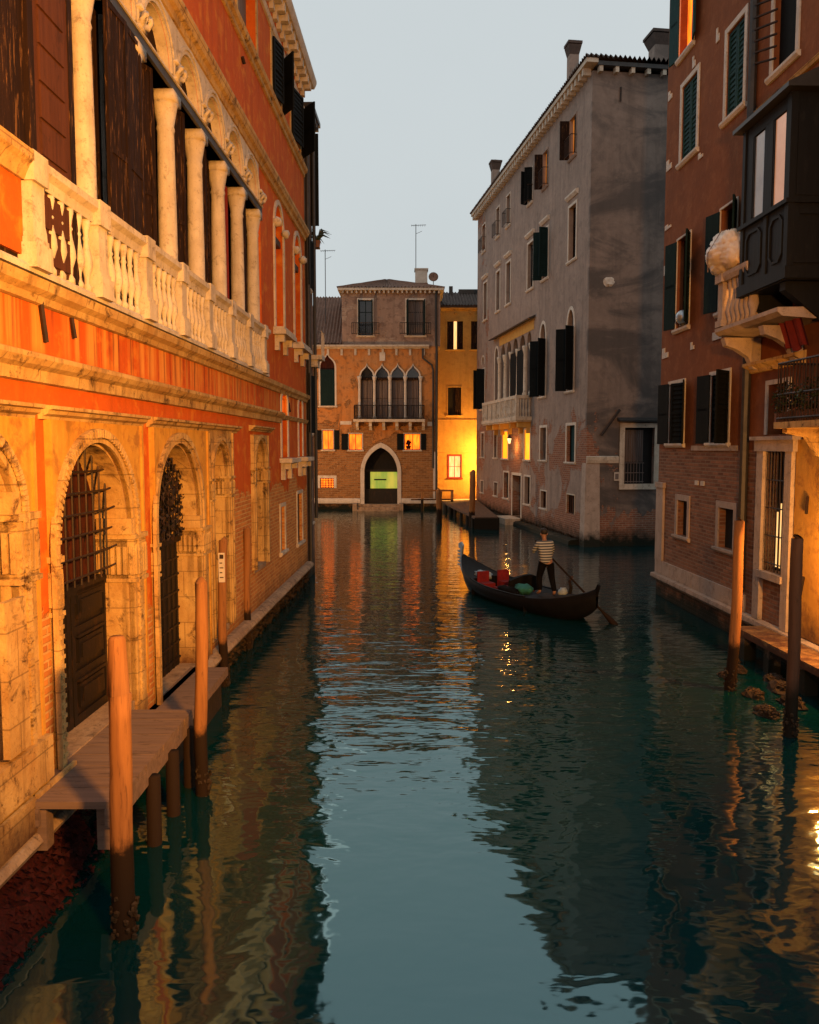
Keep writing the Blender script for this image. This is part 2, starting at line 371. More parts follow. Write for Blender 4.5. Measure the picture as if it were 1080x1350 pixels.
def add_leaf(b, parent, x, y, z, w, h, ang, side, mat, slats=True, name='shutter', label=None):
    """side +1: leaf runs to +x from hinge (left hinge), -1: to -x; ang opens outwards in degrees"""
    T = b.T @ Matrix.Translation((x, y, z)) @ Matrix.Rotation(R(-ang * side), 4, 'Z') @ Matrix.Scale(side, 4, (1, 0, 0))
    m = MB(T); leaf(m, w, h, slats=slats); return m.build(name, mat, parent, label=label)

def window(b, x0, x1, z0, z1, za=None, kind='round', fw=.12, fmat='white', depth=.18, pane='glass', sill=True, proud=.035,
           shut=None, smat='green', sz=None, bars=(1, 2), barmat='woodDk', name='window', label=None, curtain=None, slats=True, rail=False, hood=None):
    P = arch(x0, x1, z0, z1, za, kind) if za else rect(x0, x1, z0, z1)
    O = arch(x0 - fw, x1 + fw, z0, z1, za + fw, kind) if za else [(x0 - fw, z0), (x0 - fw, z1 + fw), (x1 + fw, z1 + fw), (x1 + fw, z0)]
    b.hole(P, depth)
    f = b.mb().ring(O, P, -proud, -.002 if fw else 0).build(name, fmat, b.root, label=label)
    zt = za or z1
    b.mb().prism([(x - (.03 if x < (x0 + x1) / 2 else -.03), z) for x, z in P], depth + .002, depth + .06).build('pane', pane, f)
    if bars:
        m = b.mb(); nx, nz = bars; y0, y1 = depth - .05, depth
        m.box(x0, x0 + .05, y0, y1, z0, z1); m.box(x1 - .05, x1, y0, y1, z0, z1); m.box(x0 + .05, x1 - .05, y0, y1, z0, z0 + .05); m.box(x0 + .05, x1 - .05, y0, y1, z1 - .05, z1)
        for i in range(1, nx + 1): xx = x0 + (x1 - x0) * i / (nx + 1); m.box(xx - .025, xx + .025, y0 + .01, y1, z0 + .05, z1 - .05)
        for i in range(1, nz + 1): zz = z0 + (z1 - z0) * i / (nz + 1); m.box(x0 + .05, x1 - .05, y0 + .015, y1, zz - .018, zz + .018)
        m.build('sash', barmat, f)
    if curtain:
        m = b.mb(); k = 7
        for i in range(k):
            a = x0 + .06 + (x1 - x0 - .12) * i / k; c = x0 + .06 + (x1 - x0 - .12) * (i + 1) / k
            m.add([(a, depth + .0 - .006, z0 + .05), ((a + c) / 2, depth - .045, z0 + .05), (c, depth - .006, z0 + .05), (a, depth - .006, z1 - .05), ((a + c) / 2, depth - .045, z1 - .05), (c, depth - .006, z1 - .05)], [(0, 1, 4, 3), (1, 2, 5, 4)])
        m.build('curtain', curtain, f)
    if sill:
        b.mb().mould(x0 - fw - .06, x1 + fw + .06, [(0.02, z0 - .12), (-.05, z0 - .12), (-.10, z0 - .06), (-.10, z0 - .001), (0.02, z0 - .001)]).build('sill', fmat, f)
    if shut:
        a0, a1 = sz or (z0, z1); hw = (x1 - x0) / 2
        for s_, ang in ((1, shut[0]), (-1, shut[1])):
            if ang is None: continue
            hx = x0 if s_ == 1 else x1
            add_leaf(b, f, hx, -.045 if ang else .09, a0 + .01, hw - .01, a1 - a0 - .02, ang, s_, smat, slats)
    if rail:
        m = b.mb(); a, c, y = x0 - fw, x1 + fw, -.28; h = .85
        for zz in (z0 + .03, z0 + h): m.tube([(a, 0, zz), (a, y, zz), (c, y, zz), (c, 0, zz)], .018, 5)
        k = int((c - a) / .13)
        for i in range(k + 1): xx = a + (c - a) * i / k; m.tube([(xx, y, z0 + .03), (xx, y, z0 + h)], .01, 4)
        m.build('railing', 'iron', f)
    if hood:
        b.mb().mould(x0 - fw - .12, x1 + fw + .12, [(.02, hood), (-.05, hood), (-.16, hood + .12), (-.16, hood + .2), (.02, hood + .24)]).build('hood', fmat, f)
    return f

def lamp(loc, power, name, label, mount=None, colr=(1, .42, .09), rad=.12, pole=False, out=(0, 0), aim=None):
    """a real lantern: bracket or post, cage, glass, and its light"""
    t = thing(name, label, 'lamp', loc)
    MB().lathe([(.05, -.16), (.11, .10), (.11, .14)], 0, 0, 8).build('lamp_glass', 'bulb', t, True)
    m = MB().lathe([(.15, .14), (.13, .2), (.04, .28), (.02, .34)], 0, 0, 8); m.lathe([(.03, -.22), (.055, -.16)], 0, 0, 8); m.build('lamp_cap', 'iron', t)
    if pole: MB().tube([(0, 0, -loc[2] + .3), (0, 0, -1.2), (0, 0, -.2)], [.09, .05, .03], 8).build('post', 'iron', t)
    elif mount: MB().tube([(mount[0], mount[1], .1), (mount[0], mount[1], .34), (0, 0, .36), (0, 0, .3)], .02, 6).build('bracket', 'iron', t)
    l = bpy.data.lights.new('lamp_light', 'SPOT' if aim else 'POINT'); l.energy = power; l.color = colr; l.shadow_soft_size = rad
    lo = bpy.data.objects.new('lamp_light', l); col.objects.link(lo); lo.parent = t; lo.location = (out[0], out[1], -.32)
    if aim: l.spot_size = R(aim[1]); l.spot_blend = 1; lo.rotation_euler = (Vector(aim[0]) - Vector(loc)).to_track_quat('-Z', 'Y').to_euler()
    return t

# ------------------------------------------------------------------ setting
wm = MB(); wm.add([(-150, -40, 0), (150, -40, 0), (150, 260, 0), (-150, 260, 0)], [(0, 1, 2, 3)])
water = wm.build('water', 'water'); water['kind'] = 'structure'
q = MB().plan([(2.07, 58.6), (4.7, 60.3), (14, 61), (14, 64), (2.07, 64)], -1, .5).build('pavement', 'stoneB'); q['kind'] = 'structure'

# ------------------------------------------------------------------ orange palace on the left
rootL = thing('palazzo', 'orange red plastered palace with stone loggia and arched water doors on the left bank', 'building', (-4.106, 0, 0), math.atan2(1, .023))
L = Bld(rootL)
COR = [(.02, 0), (-.06, 0), (-.07, .05), (-.14, .09), (-.16, .15), (-.22, .17), (-.22, .23), (.02, .25)]
def cornice(b, x0, x1, z, k=1., kz=1., mat='stoneL', name='cornice', prof=COR):
    return b.mb().mould(x0, x1, [(y * k, z + h * kz) for y, h in prof]).build(name, mat, b.root)

# water doors: stone panel + archivolt + capitals, deep reveal
def archivolt(b, x0, x1, z0, zs, za, wdt=.17, mat='stoneL', dent=True):
    o = arch(x0 - wdt, x1 + wdt, z0, zs, za + wdt); i = arch(x0, x1, z0, zs, za)
    o2 = arch(x0 - wdt * .45, x1 + wdt * .45, z0, zs, za + wdt * .45)
    m = b.mb().ring(o, o2, -.115, -.055); m.ring(o2, i, -.085, .02)
    if dent:
        mid = arch(x0 - wdt * .62, x1 + wdt * .62, z0, zs, za + wdt * .62, n=26)
        for k in range(2, len(mid) - 2):
            (x, z) = mid[k]; xc = (x0 + x1) / 2; a = math.atan2(z - zs, x - xc)
            T = b.T @ Matrix.Translation((x, -.13, z)) @ Matrix.Rotation(-a, 4, 'Y')
            sv = m.T; m.T = T; m.box(-.045, .045, 0, .03, -.022, .022); m.T = sv
        k = 0; z = z0 + .12
        while z < zs:
            for x in (x0 - wdt * .62, x1 + wdt * .62): m.box(x - .045, x + .045, -.13, -.10, z, z + .045)
            z += .11
    return m
def capital(m, x0, x1, y0, y1, z0, z1):
    h = z1 - z0
    m.box(x0 - .03, x1 + .03, y0 - .03, y1 + .03, z1 - .10 * h, z1); m.box(x0, x1, y0, y1, z0 + .08 * h, z1 - .10 * h)
    m.box(x0 - .025, x1 + .025, y0 - .025, y1 + .025, z0, z0 + .08 * h)
    k = max(3, int((x1 - x0) / .085))
    for i in range(k):
        a = x0 + (x1 - x0) * (i + .2) / k; c = x0 + (x1 - x0) * (i + .8) / k
        m.prism([(a, z0 + .16 * h), (a, z0 + .68 * h), ((a + c) / 2, z0 + .78 * h), (c, z0 + .68 * h), (c, z0 + .16 * h)], y0 - .028, y0 + .01)
    k = max(3, int((y1 - y0) / .085))
    for i in range(k):
        a = y0 + (y1 - y0) * (i + .2) / k; c = y0 + (y1 - y0) * (i + .8) / k
        m.box(x0 - .028, x0, a, c, z0 + .16 * h, z0 + .74 * h)
PORT = [  # x0 x1 zs za panel0 panel1 zbase capz0 capz1
    (5.75, 8.0, 3.9, 4.66, 5.2, 8.42, 1.0, 3.15, 3.85), (8.90, 11.15, 3.40, 4.56, 8.78, 11.6, .98, 2.66, 3.32),
    (12.16, 14.50, 3.36, 4.57, 12.06, 15.05, .62, 2.58, 3.08), (15.36, 16.58, 3.92, 4.58, 15.15, 16.98, .9, 3.5, 3.92), (19.13, 20.42, 4.06, 4.68, 18.95, 20.75, 1.64, 3.62, 4.02)]
for k, (x0, x1, zs, za, p0, p1, zb, c0, c1) in enumerate(PORT):
    P = arch(x0, x1, zb, zs, za); L.hole(P, .46)
    b = Bld(rootL); b.hole(P, .05)
    # stone facing slab proud of the plaster, its lower edge on the plinth
    m = L.mb(); loops = [[Vector((x, z, 0)) for x, z in rect(p0, p1, zb - .02, 4.80)], [Vector((x, z, 0)) for x, z in arch(x0, x1, zb - .0, zs, za)]]
    out = [(p0, zb), (p0, 4.8), (p1, 4.8), (p1, zb), (x1, zb)] + P[-2:0:-1] + [(x0, zb)]
    tri = tessellate_polygon([[Vector((x, z, 0)) for x, z in out]])
    kk = len(out)
    m.add([(x, -.055, z) for x, z in out] + [(x, .0, z) for x, z in out], [tuple(t) for t in tri] + [(i, i + kk, (i + 1) % kk + kk, (i + 1) % kk) for i in range(kk)])
    for (a, c) in ((p0, p0 + .06), (p1 - .06, p1)): m.box(a, c, -.085, -.052, zb, 4.8)
    sp = m.build('portal', 'panelL' if k < 3 else 'stoneL', rootL)
    archivolt(L, x0, x1, zb, zs, za, .17 if k < 3 else .13, dent=k < 2).build('archivolt', 'stoneL', sp)
    m = L.mb(); e = .05 if k < 3 else .03
    capital(m, x1 - .03, min(p1 - .03, x1 + .48), -.09, .42, c0, c1)
    if k < 3:      # pier shafts below the capitals and an impost block on top
        m.box(x1 - .0, min(p1 - .04, x1 + .46), -.07, .44, zb - .35, c0)
        m.box(x1 - .09, x1 + .0, -.08, .40, c1, c1 + .22)
    m.build('pier', 'stoneL', sp)
    m = L.mb(); capital(m, max(p0, x0 - .25), x0 + .0, -.085, .42, c0, c1)
    if k < 3: m.box(max(p0, x0 - .25), x0 - .02, -.07, .44, zb - .35, c0)
    m.build('pier', 'stoneL', sp)
    L.mb().ring(P, arch(x0 + .03, x1 - .03, zb, zs, za - .03), .005, .462).build('reveal', 'stoneL', sp)
    L.mb().box(x0 - .02, x1 + .02, -.03, .46, zb - .1, zb + .015).build('threshold', 'ledgeL', sp)
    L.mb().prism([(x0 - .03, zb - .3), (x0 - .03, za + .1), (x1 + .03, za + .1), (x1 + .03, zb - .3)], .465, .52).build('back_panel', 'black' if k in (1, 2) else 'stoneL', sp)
    if k == 3 or k == 4: pass
# door under the second arch
def plank_door(b, x0, x1, z0, z1, y, mat, par, name='door'):
    m = b.mb(); m.box(x0, x1, y, y + .05, z0, z1); xm = (x0 + x1) / 2
    for a, c in ((x0, xm - .015), (xm + .015, x1)):
        m.box(a, a + .10, y - .035, y, z0, z1); m.box(c - .10, c, y - .035, y, z0, z1)
        for zz in (z0, z0 + (z1 - z0) * .34, z0 + (z1 - z0) * .68, z1 - .12): m.box(a + .10, c - .10, y - .034, y, zz, zz + .12)
        for j in range(3):
            za = z0 + (z1 - z0) * (.02 + .34 * j) + .18; zc = za + (z1 - z0) * .18
            m.box(a + .18, c - .18, y - .045, y, za, zc); m.box(a + .24, c - .24, y - .065, y - .045, za + .06, zc - .06)
            m.box(a + .14, c - .14, y - .06, y, zc + .03, zc + .07)
    return m.build(name, mat, par)
pB = [o for o in rootL.children if o.name.startswith('portal')]
plank_door(L, 8.88, 11.16, .99, 2.66, .36, 'doorDk', rootL)
L.mb().box(8.88, 11.16, .30, .42, 2.66, 2.78).build('transom', 'doorDk', rootL)
m = L.mb()                                                     # boarded light behind the grille
xx = 8.88
while xx < 11.14:
    wv = random.uniform(.08, .2); m.box(xx, min(11.15, xx + wv - .012), .42 + random.uniform(0, .03), .46, 2.78, 4.62); xx += wv
m.build('boarding', 'redwood', rootL)
m = L.mb(); Pg = arch(8.90, 11.15, 2.78, 3.40, 4.56)
def zat(P, x):
    best = 0
    for (a, za), (c, zc) in zip(P[1:], P[2:]):
        if min(a, c) - 1e-6 <= x <= max(a, c) + 1e-6 and abs(c - a) > 1e-6: best = max(best, za + (zc - za) * (x - a) / (c - a))
    return best
for i in range(1, 11): x = 8.9 + 2.25 * i / 11; m.tube([(x, .22, 2.79), (x, .22, zat(Pg, x) - .02)], .014, 5)
for z in (2.9, 3.15, 3.42, 3.68, 3.94, 4.2): 
    h = 1.12 * (1.0 if z < 3.4 else max(.2, math.sqrt(max(0, 1 - ((z - 3.4) / 1.16) ** 2))))
    m.tube([(10.02 - h, .205, z), (10.02, .195, z), (10.02 + h - .1, .205, z), (10.02 + h - .02, .15, z + .03)], .015, 5)
m.build('grille', 'iron', rootL)
# third arch: studded black door and wrought leaf screen
m = L.mb(); m.box(12.14, 14.52, .36, .44, .62, 2.86)
for i in range(7):
    z = .75 + i * .3; m.box(12.16, 14.50, .335, .36, z, z + .035)
for i in range(9): x = 12.34 + i * .25; m.box(x, x + .03, .34, .36, .64, 2.84)
m.box(12.14, 14.52, .28, .44, 2.86, 2.96)
m.build('door', 'doorDk', rootL)
m = L.mb(); Pg = arch(12.16, 14.50, 2.96, 3.36, 4.57)
for i in range(900):
    x = random.uniform(12.2, 14.46); zt = zat(Pg, x) - .06; z = random.uniform(2.98, max(3.0, zt))
    a = random.uniform(0, 6.28); l = random.uniform(.05, .12); y = random.uniform(.2, .3)
    m.add([(x, y, z), (x + l * .35 * math.cos(a + 1.2), y - .02, z + l * .35 * math.sin(a + 1.2)), (x + l * math.cos(a), y, z + l * math.sin(a)), (x + l * .35 * math.cos(a - 1.2), y + .02, z + l * .35 * math.sin(a - 1.2))], [(0, 1, 2), (0, 2, 3)])
for i in range(1, 9): x = 12.16 + 2.34 * i / 9; m.tube([(x, .26, 2.97), (x, .26, zat(Pg, x) - .02)], .012, 4)
m.build('leaf_grille', 'iron', rootL)
# cornice shelves over the doors, base stones
for a, c in ((4.8, 8.50), (8.66, 11.72), (11.98, 17.45)): cornice(L, a, c, 4.80, .75, .62)
cornice(L, 18.8, 21.25, 4.88, .7, .55)
m = L.mb()
for a, c in ((3.0, 8.42),): 
    m.box(a, c, -.16, .0, 1.05, 1.5); m.box(a, c, -.11, 0, .62, 1.05)
    for i in range(5): xx = 4.2 + i * .95; m.box(xx, xx + .9, -.19, -.15, .66, 1.02); 
m.build('plinth', 'stoneL', rootL)
L.mb().box(7.55, 7.95, -.16, -.09, 1.55, 3.05).build('pier_block', 'stoneL', rootL)
L.mb().mould(3.0, 27.6, [(.0, .44), (-.12, .44), (-.2, .48), (-.24, .55), (-.2, .62), (-.1, .66), (0, .66)]).build('base_ledge', 'ledgeL', rootL)
# weedy sloping footing near the camera
m = L.mb(); rd = random.Random(3)
gx = 26; gy = 7; V = []
for i in range(gx + 1):
    for j in range(gy + 1):
        V.append((3.0 + 6.1 * i / gx, -.05 - .62 * (j / gy) * (1 - .5 * max(0, i / gx - .8) * 5) + rd.uniform(-.04, .04), .42 - .62 * (j / gy) + rd.uniform(-.05, .05)))
m.add(V, [(i * (gy + 1) + j, (i + 1) * (gy + 1) + j, (i + 1) * (gy + 1) + j + 1, i * (gy + 1) + j + 1) for i in range(gx) for j in range(gy)])
for i in range(1500):
    x = rd.uniform(3.2, 9.1); t = rd.random(); y = -.08 - .62 * t; z = .42 - .62 * t + rd.uniform(0, .05); l = rd.uniform(.03, .09); a = rd.uniform(0, 6.28)
    m.add([(x, y, z), (x + l * math.cos(a), y - l * .6, z + l * .3), (x + l * .6 * math.cos(a + .7), y - l * .9, z - l * .4)], [(0, 1, 2)])
m.build('seaweed', 'weed', rootL)
m = L.mb()
for i in range(900):
    x = rd.uniform(9, 27.5); z = rd.uniform(.02, .42); l = rd.uniform(.04, .12); a = rd.uniform(0, 6.28)
    m.add([(x, .0, z), (x + l * math.cos(a), -l * .9, z + l * .3), (x + l * .6, -l * .7, z - l * .5)], [(0, 1, 2)])
m.build('algae', 'weedD', rootL)
# string courses
m = L.mb().mould(3.0, 22.7, [(.02, 5.16), (-.06, 5.18), (-.07, 5.30), (-.13, 5.34), (-.17, 5.40), (-.17, 5.45), (.02, 5.50)]); m.build('string_course', 'stoneL', rootL)
L.mb().mould(22.75, 27.6, [(.02, 5.28), (-.05, 5.3), (-.1, 5.4), (.02, 5.44)]).build('string_course', 'stoneL', rootL)
m = L.mb().mould(3.0, 27.6, [(.02, 5.98), (-.05, 6.0), (-.07, 6.07), (-.14, 6.12), (-.16, 6.22), (.02, 6.24)])
m.build('balcony_ledge', 'stoneL', rootL)
# loggia
X0, X1 = 4.6, 20.45; cols = [8.42 + 1.64 * i for i in range(-2, 8)]
L.hole(rect(X0, X1, 6.45, 10.16), .62)
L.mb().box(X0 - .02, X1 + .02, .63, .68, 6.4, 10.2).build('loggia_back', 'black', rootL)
ped = cols; cols = [x + .3 for x in ped]
for xc in cols:
    m = L.mb(); m.lathe([(.19, 6.45), (.19, 6.55), (.155, 6.65), (.150, 8.2), (.135, 9.55), (.15, 9.6), (.135, 9.66), (.19, 9.95), (.21, 10.0)], xc, .14, 16); m.box(xc - .21, xc + .21, -.06, .36, 10.0, 10.16)
    m.build('column', 'stoneB', rootL, True)
    # carved console head on the lintel
    m = L.mb(); m.box(xc - .13, xc + .13, -.1, .0, 10.335, 10.39)
    for sx in (-1, 1):
        m.tube([(xc + sx * .02, -.06, 10.40), (xc + sx * .11, -.12, 10.42), (xc + sx * .13, -.16, 10.49), (xc + sx * .07, -.17, 10.53), (xc + sx * .05, -.17, 10.48)], [.045, .05, .045, .035, .02], 7)
        m.tube([(xc + sx * .02, -.05, 10.42), (xc + sx * .05, -.11, 10.52), (xc + sx * .04, -.15, 10.58)], [.05, .045, .02], 7)
    m.box(xc - .14, xc + .14, -.12, .0, 10.59, 10.64)
    m.build('console', 'stoneB', rootL, True)
L.mb().box(X0, X1, -.05, .3, 10.16, 10.30).build('lintel', 'lead', rootL)
L.mb().box(X0, X1, -.075, -.02, 10.30, 10.335).build('lintel_strip', 'stoneB', rootL)
sh = random.Random(5)
for i in range(len(cols) - 1):
    a, c = cols[i] + .17, min(cols[i + 1] - .17, 20.4); h = 3.68; wl = (c - a) / 2 - .02
    mt = 'woodDk'
    if i == 7:
        m = L.mb(); k = 12
        for j in range(k):
            p = a + (c - a) * j / k; r_ = a + (c - a) * (j + 1) / k
            m.add([(p, .34, 6.47), ((p + r_) / 2, .28, 6.47), (r_, .34, 6.47), (p, .34, 10.14), ((p + r_) / 2, .28, 10.14), (r_, .34, 10.14)], [(0, 1, 4, 3), (1, 2, 5, 4)])
        m.build('curtain', 'curtainRd', rootL); continue
    add_leaf(L, rootL, a, .30, 6.47, wl, h, sh.uniform(3, 22), 1, mt, slats=False)
    add_leaf(L, rootL, c, .30, 6.47, wl, h, sh.uniform(-4, 16), -1, mt, slats=i % 2 == 0)
    L.mb().box((a + c) / 2 - .022, (a + c) / 2 + .022, .17, .24, 6.47, 10.14).build('post', 'stoneB', rootL)
# big panelled shutter swung out in the near bay
m = L.mb(); m.box(8.62, 9.44, -.10, -.04, 6.36, 10.14); m.box(8.72, 9.30, -.125, -.1, 6.42, 6.74)
for i in range(9): z = 6.78 + i * .37; m.box(8.72, 9.30, -.125, -.10, z, z + .33)
m.build('shutter', 'woodRd', rootL, label='large reddish brown panelled shutter')
m = L.mb(); m.box(9.44, 9.56, -.11, -.02, 6.34, 10.15); m.box(8.50, 8.62, -.11, -.02, 6.34, 10.15); m.box(7.6, 8.50, -.06, -.0, 6.34, 10.15); m.build('shutter_frame', 'woodDk', rootL)
add_leaf(L, rootL, 10.74, -.01, 6.5, .60, 3.62, 4, 1, 'woodDk', slats=False, label='peeling dark shutter leaf'); add_leaf(L, rootL, 12.0, -.01, 6.5, .62, 3.62, 2, -1, 'woodDk', slats=False, label='peeling dark shutter leaf')
L.mb().box(12.02, 12.07, -.03, .02, 6.47, 10.14).build('post', 'stoneB', rootL)
# lunettes above the lintel
for i in range(len(cols) - 1):
    a, c = cols[i] + .17, cols[i + 1] - .17; P = arch(a, c, 10.40, 10.44, 11.08)
    L.hole(P, .3); O = arch(a - .06, c + .06, 10.40, 10.44, 11.15); O2 = arch(a - .10, c + .10, 10.40, 10.44, 11.20)
    m = L.mb().ring(O, P, -.05, .0); m.ring(O2, O, -.075, .0)
    out = [(a - .17, 10.34), (a - .17, 11.26), (c + .17, 11.26), (c + .17, 10.34), (c + .06, 10.34)] + O[-2:0:-1] + [(a - .06, 10.34)]; kk = len(out)
    m.add([(x, -.03, z) for x, z in out], [tuple(t) for t in tessellate_polygon([[Vector((x, z, 0)) for x, z in out]])])
    m.build('lunette', 'stoneB', rootL)
    L.mb().ring(P, arch(a + .02, c - .02, 10.40, 10.44, 11.06), .005, .17).build('reveal', 'stoneB', rootL)
    L.mb().prism([(x, z) for x, z in P], .17, .2).build('lunette_back', 'woodDk', rootL)
b = [(X0, 10.335), (X0, 11.27), (X1 + .1, 11.27), (X1 + .1, 10.335)]
L.mb().mould(3.0, 27.6, [(.02, 11.26), (-.06, 11.28), (-.08, 11.38), (-.14, 11.42), (-.18, 11.54), (-.18, 11.6), (.02, 11.66)]).build('entablature', 'stoneL', rootL)
# balustrade
bal = [(.055, 6.32), (.055, 6.38), (.03, 6.42), (.035, 6.5), (.072, 6.62), (.066, 6.70), (.038, 6.84), (.03, 6.90), (.045, 6.93), (.03, 6.96), (.038, 7.02), (.055, 7.1), (.055, 7.15)]
L.mb().mould(5.0, 20.5, [(.06, 6.24), (-.17, 6.24), (-.17, 6.29), (-.15, 6.32), (.06, 6.32)]).build('balustrade_base', 'stoneB', rootL)
L.mb().mould(8.42, 20.5, [(.06, 7.15), (-.14, 7.15), (-.16, 7.25), (-.22, 7.3), (-.22, 7.38), (.06, 7.40)]).build('balustrade_rail', 'stoneB', rootL)
for i, xc in enumerate(ped[2:]):
    m = L.mb(); m.box(xc - .13, xc + .13, -.20, .06, 6.5, 7.15); m.box(xc - .18, xc + .18, -.25, .08, 6.28, 6.52); m.box(xc - .155, xc + .155, -.225, .07, 6.52, 6.58); m.box(xc - .16, xc + .16, -.24, .07, 7.12, 7.41)
    m.build('pedestal', 'stoneB', rootL)
    nx = ped[2:][i + 1] if i + 1 < len(ped[2:]) else 20.5; k = 6 if nx - xc > 1 else 1
    for j in range(k):
        x = xc + .13 + (nx - xc - .26) * (j + .5) / k
        L.mb().lathe(bal, x, -.09, 10).build('baluster', 'stoneB', rootL, True)
L.mb().box(5.0, 8.28, -.10, .06, 6.40, 7.12).build('parapet', 'orange', rootL)
L.mb().mould(5.0, 8.28, [(.06, 7.12), (-.14, 7.12), (-.2, 7.25), (-.24, 7.3), (-.24, 7.4), (.06, 7.42)]).build('balustrade_rail', 'stoneL', rootL)
# side windows with little balconies
for a, c in ((22.2, 23.5), (25.35, 26.65)):
    f = window(L, a, c, 7.72, 10.3, 11.05, fw=.13, fmat='stoneB', depth=.3, pane='curtain', sill=False, bars=None, proud=.05)
    L.mb().box(a, c, .05, .28, 10.05, 10.22).build('lintel', 'lead', f)
    m = L.mb(); m.box(a - .25, c + .25, -.34, 0, 7.50, 7.62); m.box(a - .2, c + .2, -.29, 0, 7.62, 7.70)
    for xx in (a - .05, c - .1): m.prism([(xx, 7.1), (xx, 7.5), (xx + .15, 7.5), (xx + .15, 7.1)], -.12, 0); m.box(xx, xx + .15, -.26, -.12, 7.32, 7.5)
    m.build('balcony', 'stoneB', f)
    for xx in (a, c): L.mb().blob((xx, -.1, 10.45), (.14, .12, .12), int(xx), 5, .25).build('console', 'stoneB', f, True)
# mezzanine niches and shelf
for a, c in ((22.95, 23.9), (25.95, 26.7)):
    f = window(L, a, c, 4.22, 5.75, 6.05, fw=.14, fmat='white', depth=.25, pane='white', sill=False, bars=None)
    L.mb().box(a + .05, c - .05, .2, .245, 5.45, 5.95).build('light', 'litB' if a < 24 else 'black', f)
    m = L.mb(); m.box(a - .3, c + .35, -.35, 0, 4.08, 4.2)
    for xx in (a - .1, c): m.prism([(xx, 3.6), (xx, 4.08), (xx + .14, 4.08), (xx + .14, 3.6)], -.12, 0); m.box(xx, xx + .14, -.28, -.12, 3.9, 4.08)
    m.build('shelf', 'stoneB', f)
window(L, 22.6, 23.3, 1.6, 2.85, fw=.1, fmat='stoneB', depth=.13, pane='black', bars=(2, 0), barmat='iron')
window(L, 25.5, 26.5, 1.5, 3.05, fw=.1, fmat='stoneB', depth=.13, pane='black', bars=(2, 0), barmat='iron')
# attic
L.mb().mould(3.0, 27.6, [(.02, 13.3), (-.05, 13.32), (-.06, 13.42), (-.12, 13.46), (-.15, 13.56), (.02, 13.62)]).build('string_course', 'stoneL', rootL)
for i, (a, c) in enumerate(((9.2, 11.0), (12.6, 14.2), (18.25, 20.2), (22.15, 23.5), (25.1, 26.9))):
    window(L, a, c, 13.66, 15.15, fw=.14, fmat='stoneL', depth=.22, pane='curtain' if i < 3 else 'black', sill=False, bars=None if i < 3 else (1, 1),
           shut=None if i < 3 else (12, 35), smat='blackSh')
L.mb().mould(3.0, 27.6, [(.02, 15.3), (-.05, 15.32), (-.10, 15.42), (.02, 15.46)]).build('string_course', 'stoneB', rootL)
L.mb().mould(2.9, 27.75, [(.1, 16.15), (-.36, 16.15), (-.40, 16.22), (-.44, 16.32), (-.44, 16.40), (.1, 16.44)]).build('cornice', 'stoneB', rootL)
x = 3.2
while x < 27.5: L.mb().prism([(x, 15.72), (x, 16.15), (x + .2, 16.15), (x + .2, 15.72)], -.12, 0).box(x, x + .2, -.32, -.12, 15.92, 16.15).build('bracket', 'stoneB', rootL); x += .52
L.wall([(3, -1), (3, 16.2), (27.6, 16.2), (27.6, -1)], 'orange', 10)
m = L.mb(); m.add([(2.9, -.4, 16.44), (27.75, -.4, 16.44), (27.75, 5, 18.2), (2.9, 5, 18.2), (27.75, 10.2, 16.44), (2.9, 10.2, 16.44)], [(0, 1, 2, 3), (3, 2, 4, 5), (0, 3, 5), (1, 4, 2)]); m.build('roof', 'tileD', rootL)
# iron wall ties on the plaster
for P_, r_ in (([(8.75, -.03, 6.05), (8.85, -.03, 5.62)], .03), ([(9.5, -.03, 5.98), (9.53, -.05, 5.75)], .025), ([(24.1, -.03, 5.8), (24.3, -.03, 5.55)], .025), ([(18.6, -.03, 13.0), (18.7, -.05, 12.9)], .04)):
    L.mb().tube(P_, r_, 5).build('wall_tie', 'iron', rootL)

# ------------------------------------------------------------------ narrow dark neighbour past the palace
rootN = thing('neighbour_house', 'narrow dark house sliver beyond the orange palace, with rain pipe and jutting eave', 'building', (-4.106 + .023 * 27.7, 27.7, 0), math.atan2(1, .023))
N = Bld(rootN)
window(N, .35, 1.0, 9.9, 11.6, fw=.08, fmat='stoneB', pane='black', shut=(160, 165), smat='blackSh', bars=None)
window(N, .35, 1.0, 5.0, 7.0, fw=.08, fmat='stoneB', pane='black', shut=(165, 165), smat='blackSh', bars=None)
window(N, .35, 1.0, 1.9, 3.3, fw=.1, fmat='stoneB', pane='black', bars=(2, 0), barmat='iron')
N.wall([(0.02, -1), (.02, 15.6), (1.75, 15.6), (1.75, -1)], 'wallN', 8)
m = N.mb(); m.box(.0, 1.85, -.32, .1, 15.6, 15.75)
for i in range(5): m.box(.1 + i * .36, .22 + i * .36, -.28, 0, 15.4, 15.6)
m.build('eave', 'lead', rootN)
N.mb().tube([(.12, -.09, 15.5), (.12, -.09, .5)], .075, 8).build('rain_pipe', 'lead', rootN)
N.mb().tube([(1.4, -.12, 15.5), (1.4, -.12, 2)], .06, 8).build('rain_pipe', 'lead', rootN)
m = N.mb(); m.box(1.0, 1.75, -.42, 0, 7.55, 7.7); m.box(1.1, 1.65, -.25, 0, 7.3, 7.55)
for i in range(6): m.tube([(1.02 + i * .14, -.40, 7.7), (1.02 + i * .14, -.40, 8.5)], .012, 4)
m.tube([(1.0, -.40, 8.5), (1.75, -.40, 8.5)], .02, 5)
m.build('balcony', 'stoneB', rootN)
N.mb().box(1.5, 1.56, -.28, 0, 12.2, 15.3).build('shutter', 'blackSh', rootN)
t = thing('hanging_plant', 'spiky plant jutting from the dark sliver house against the sky', 'plant', (-4.106 + .023 * 29.3 + .2, 29.3, 11.6))
m = MB(); rd = random.Random(8)
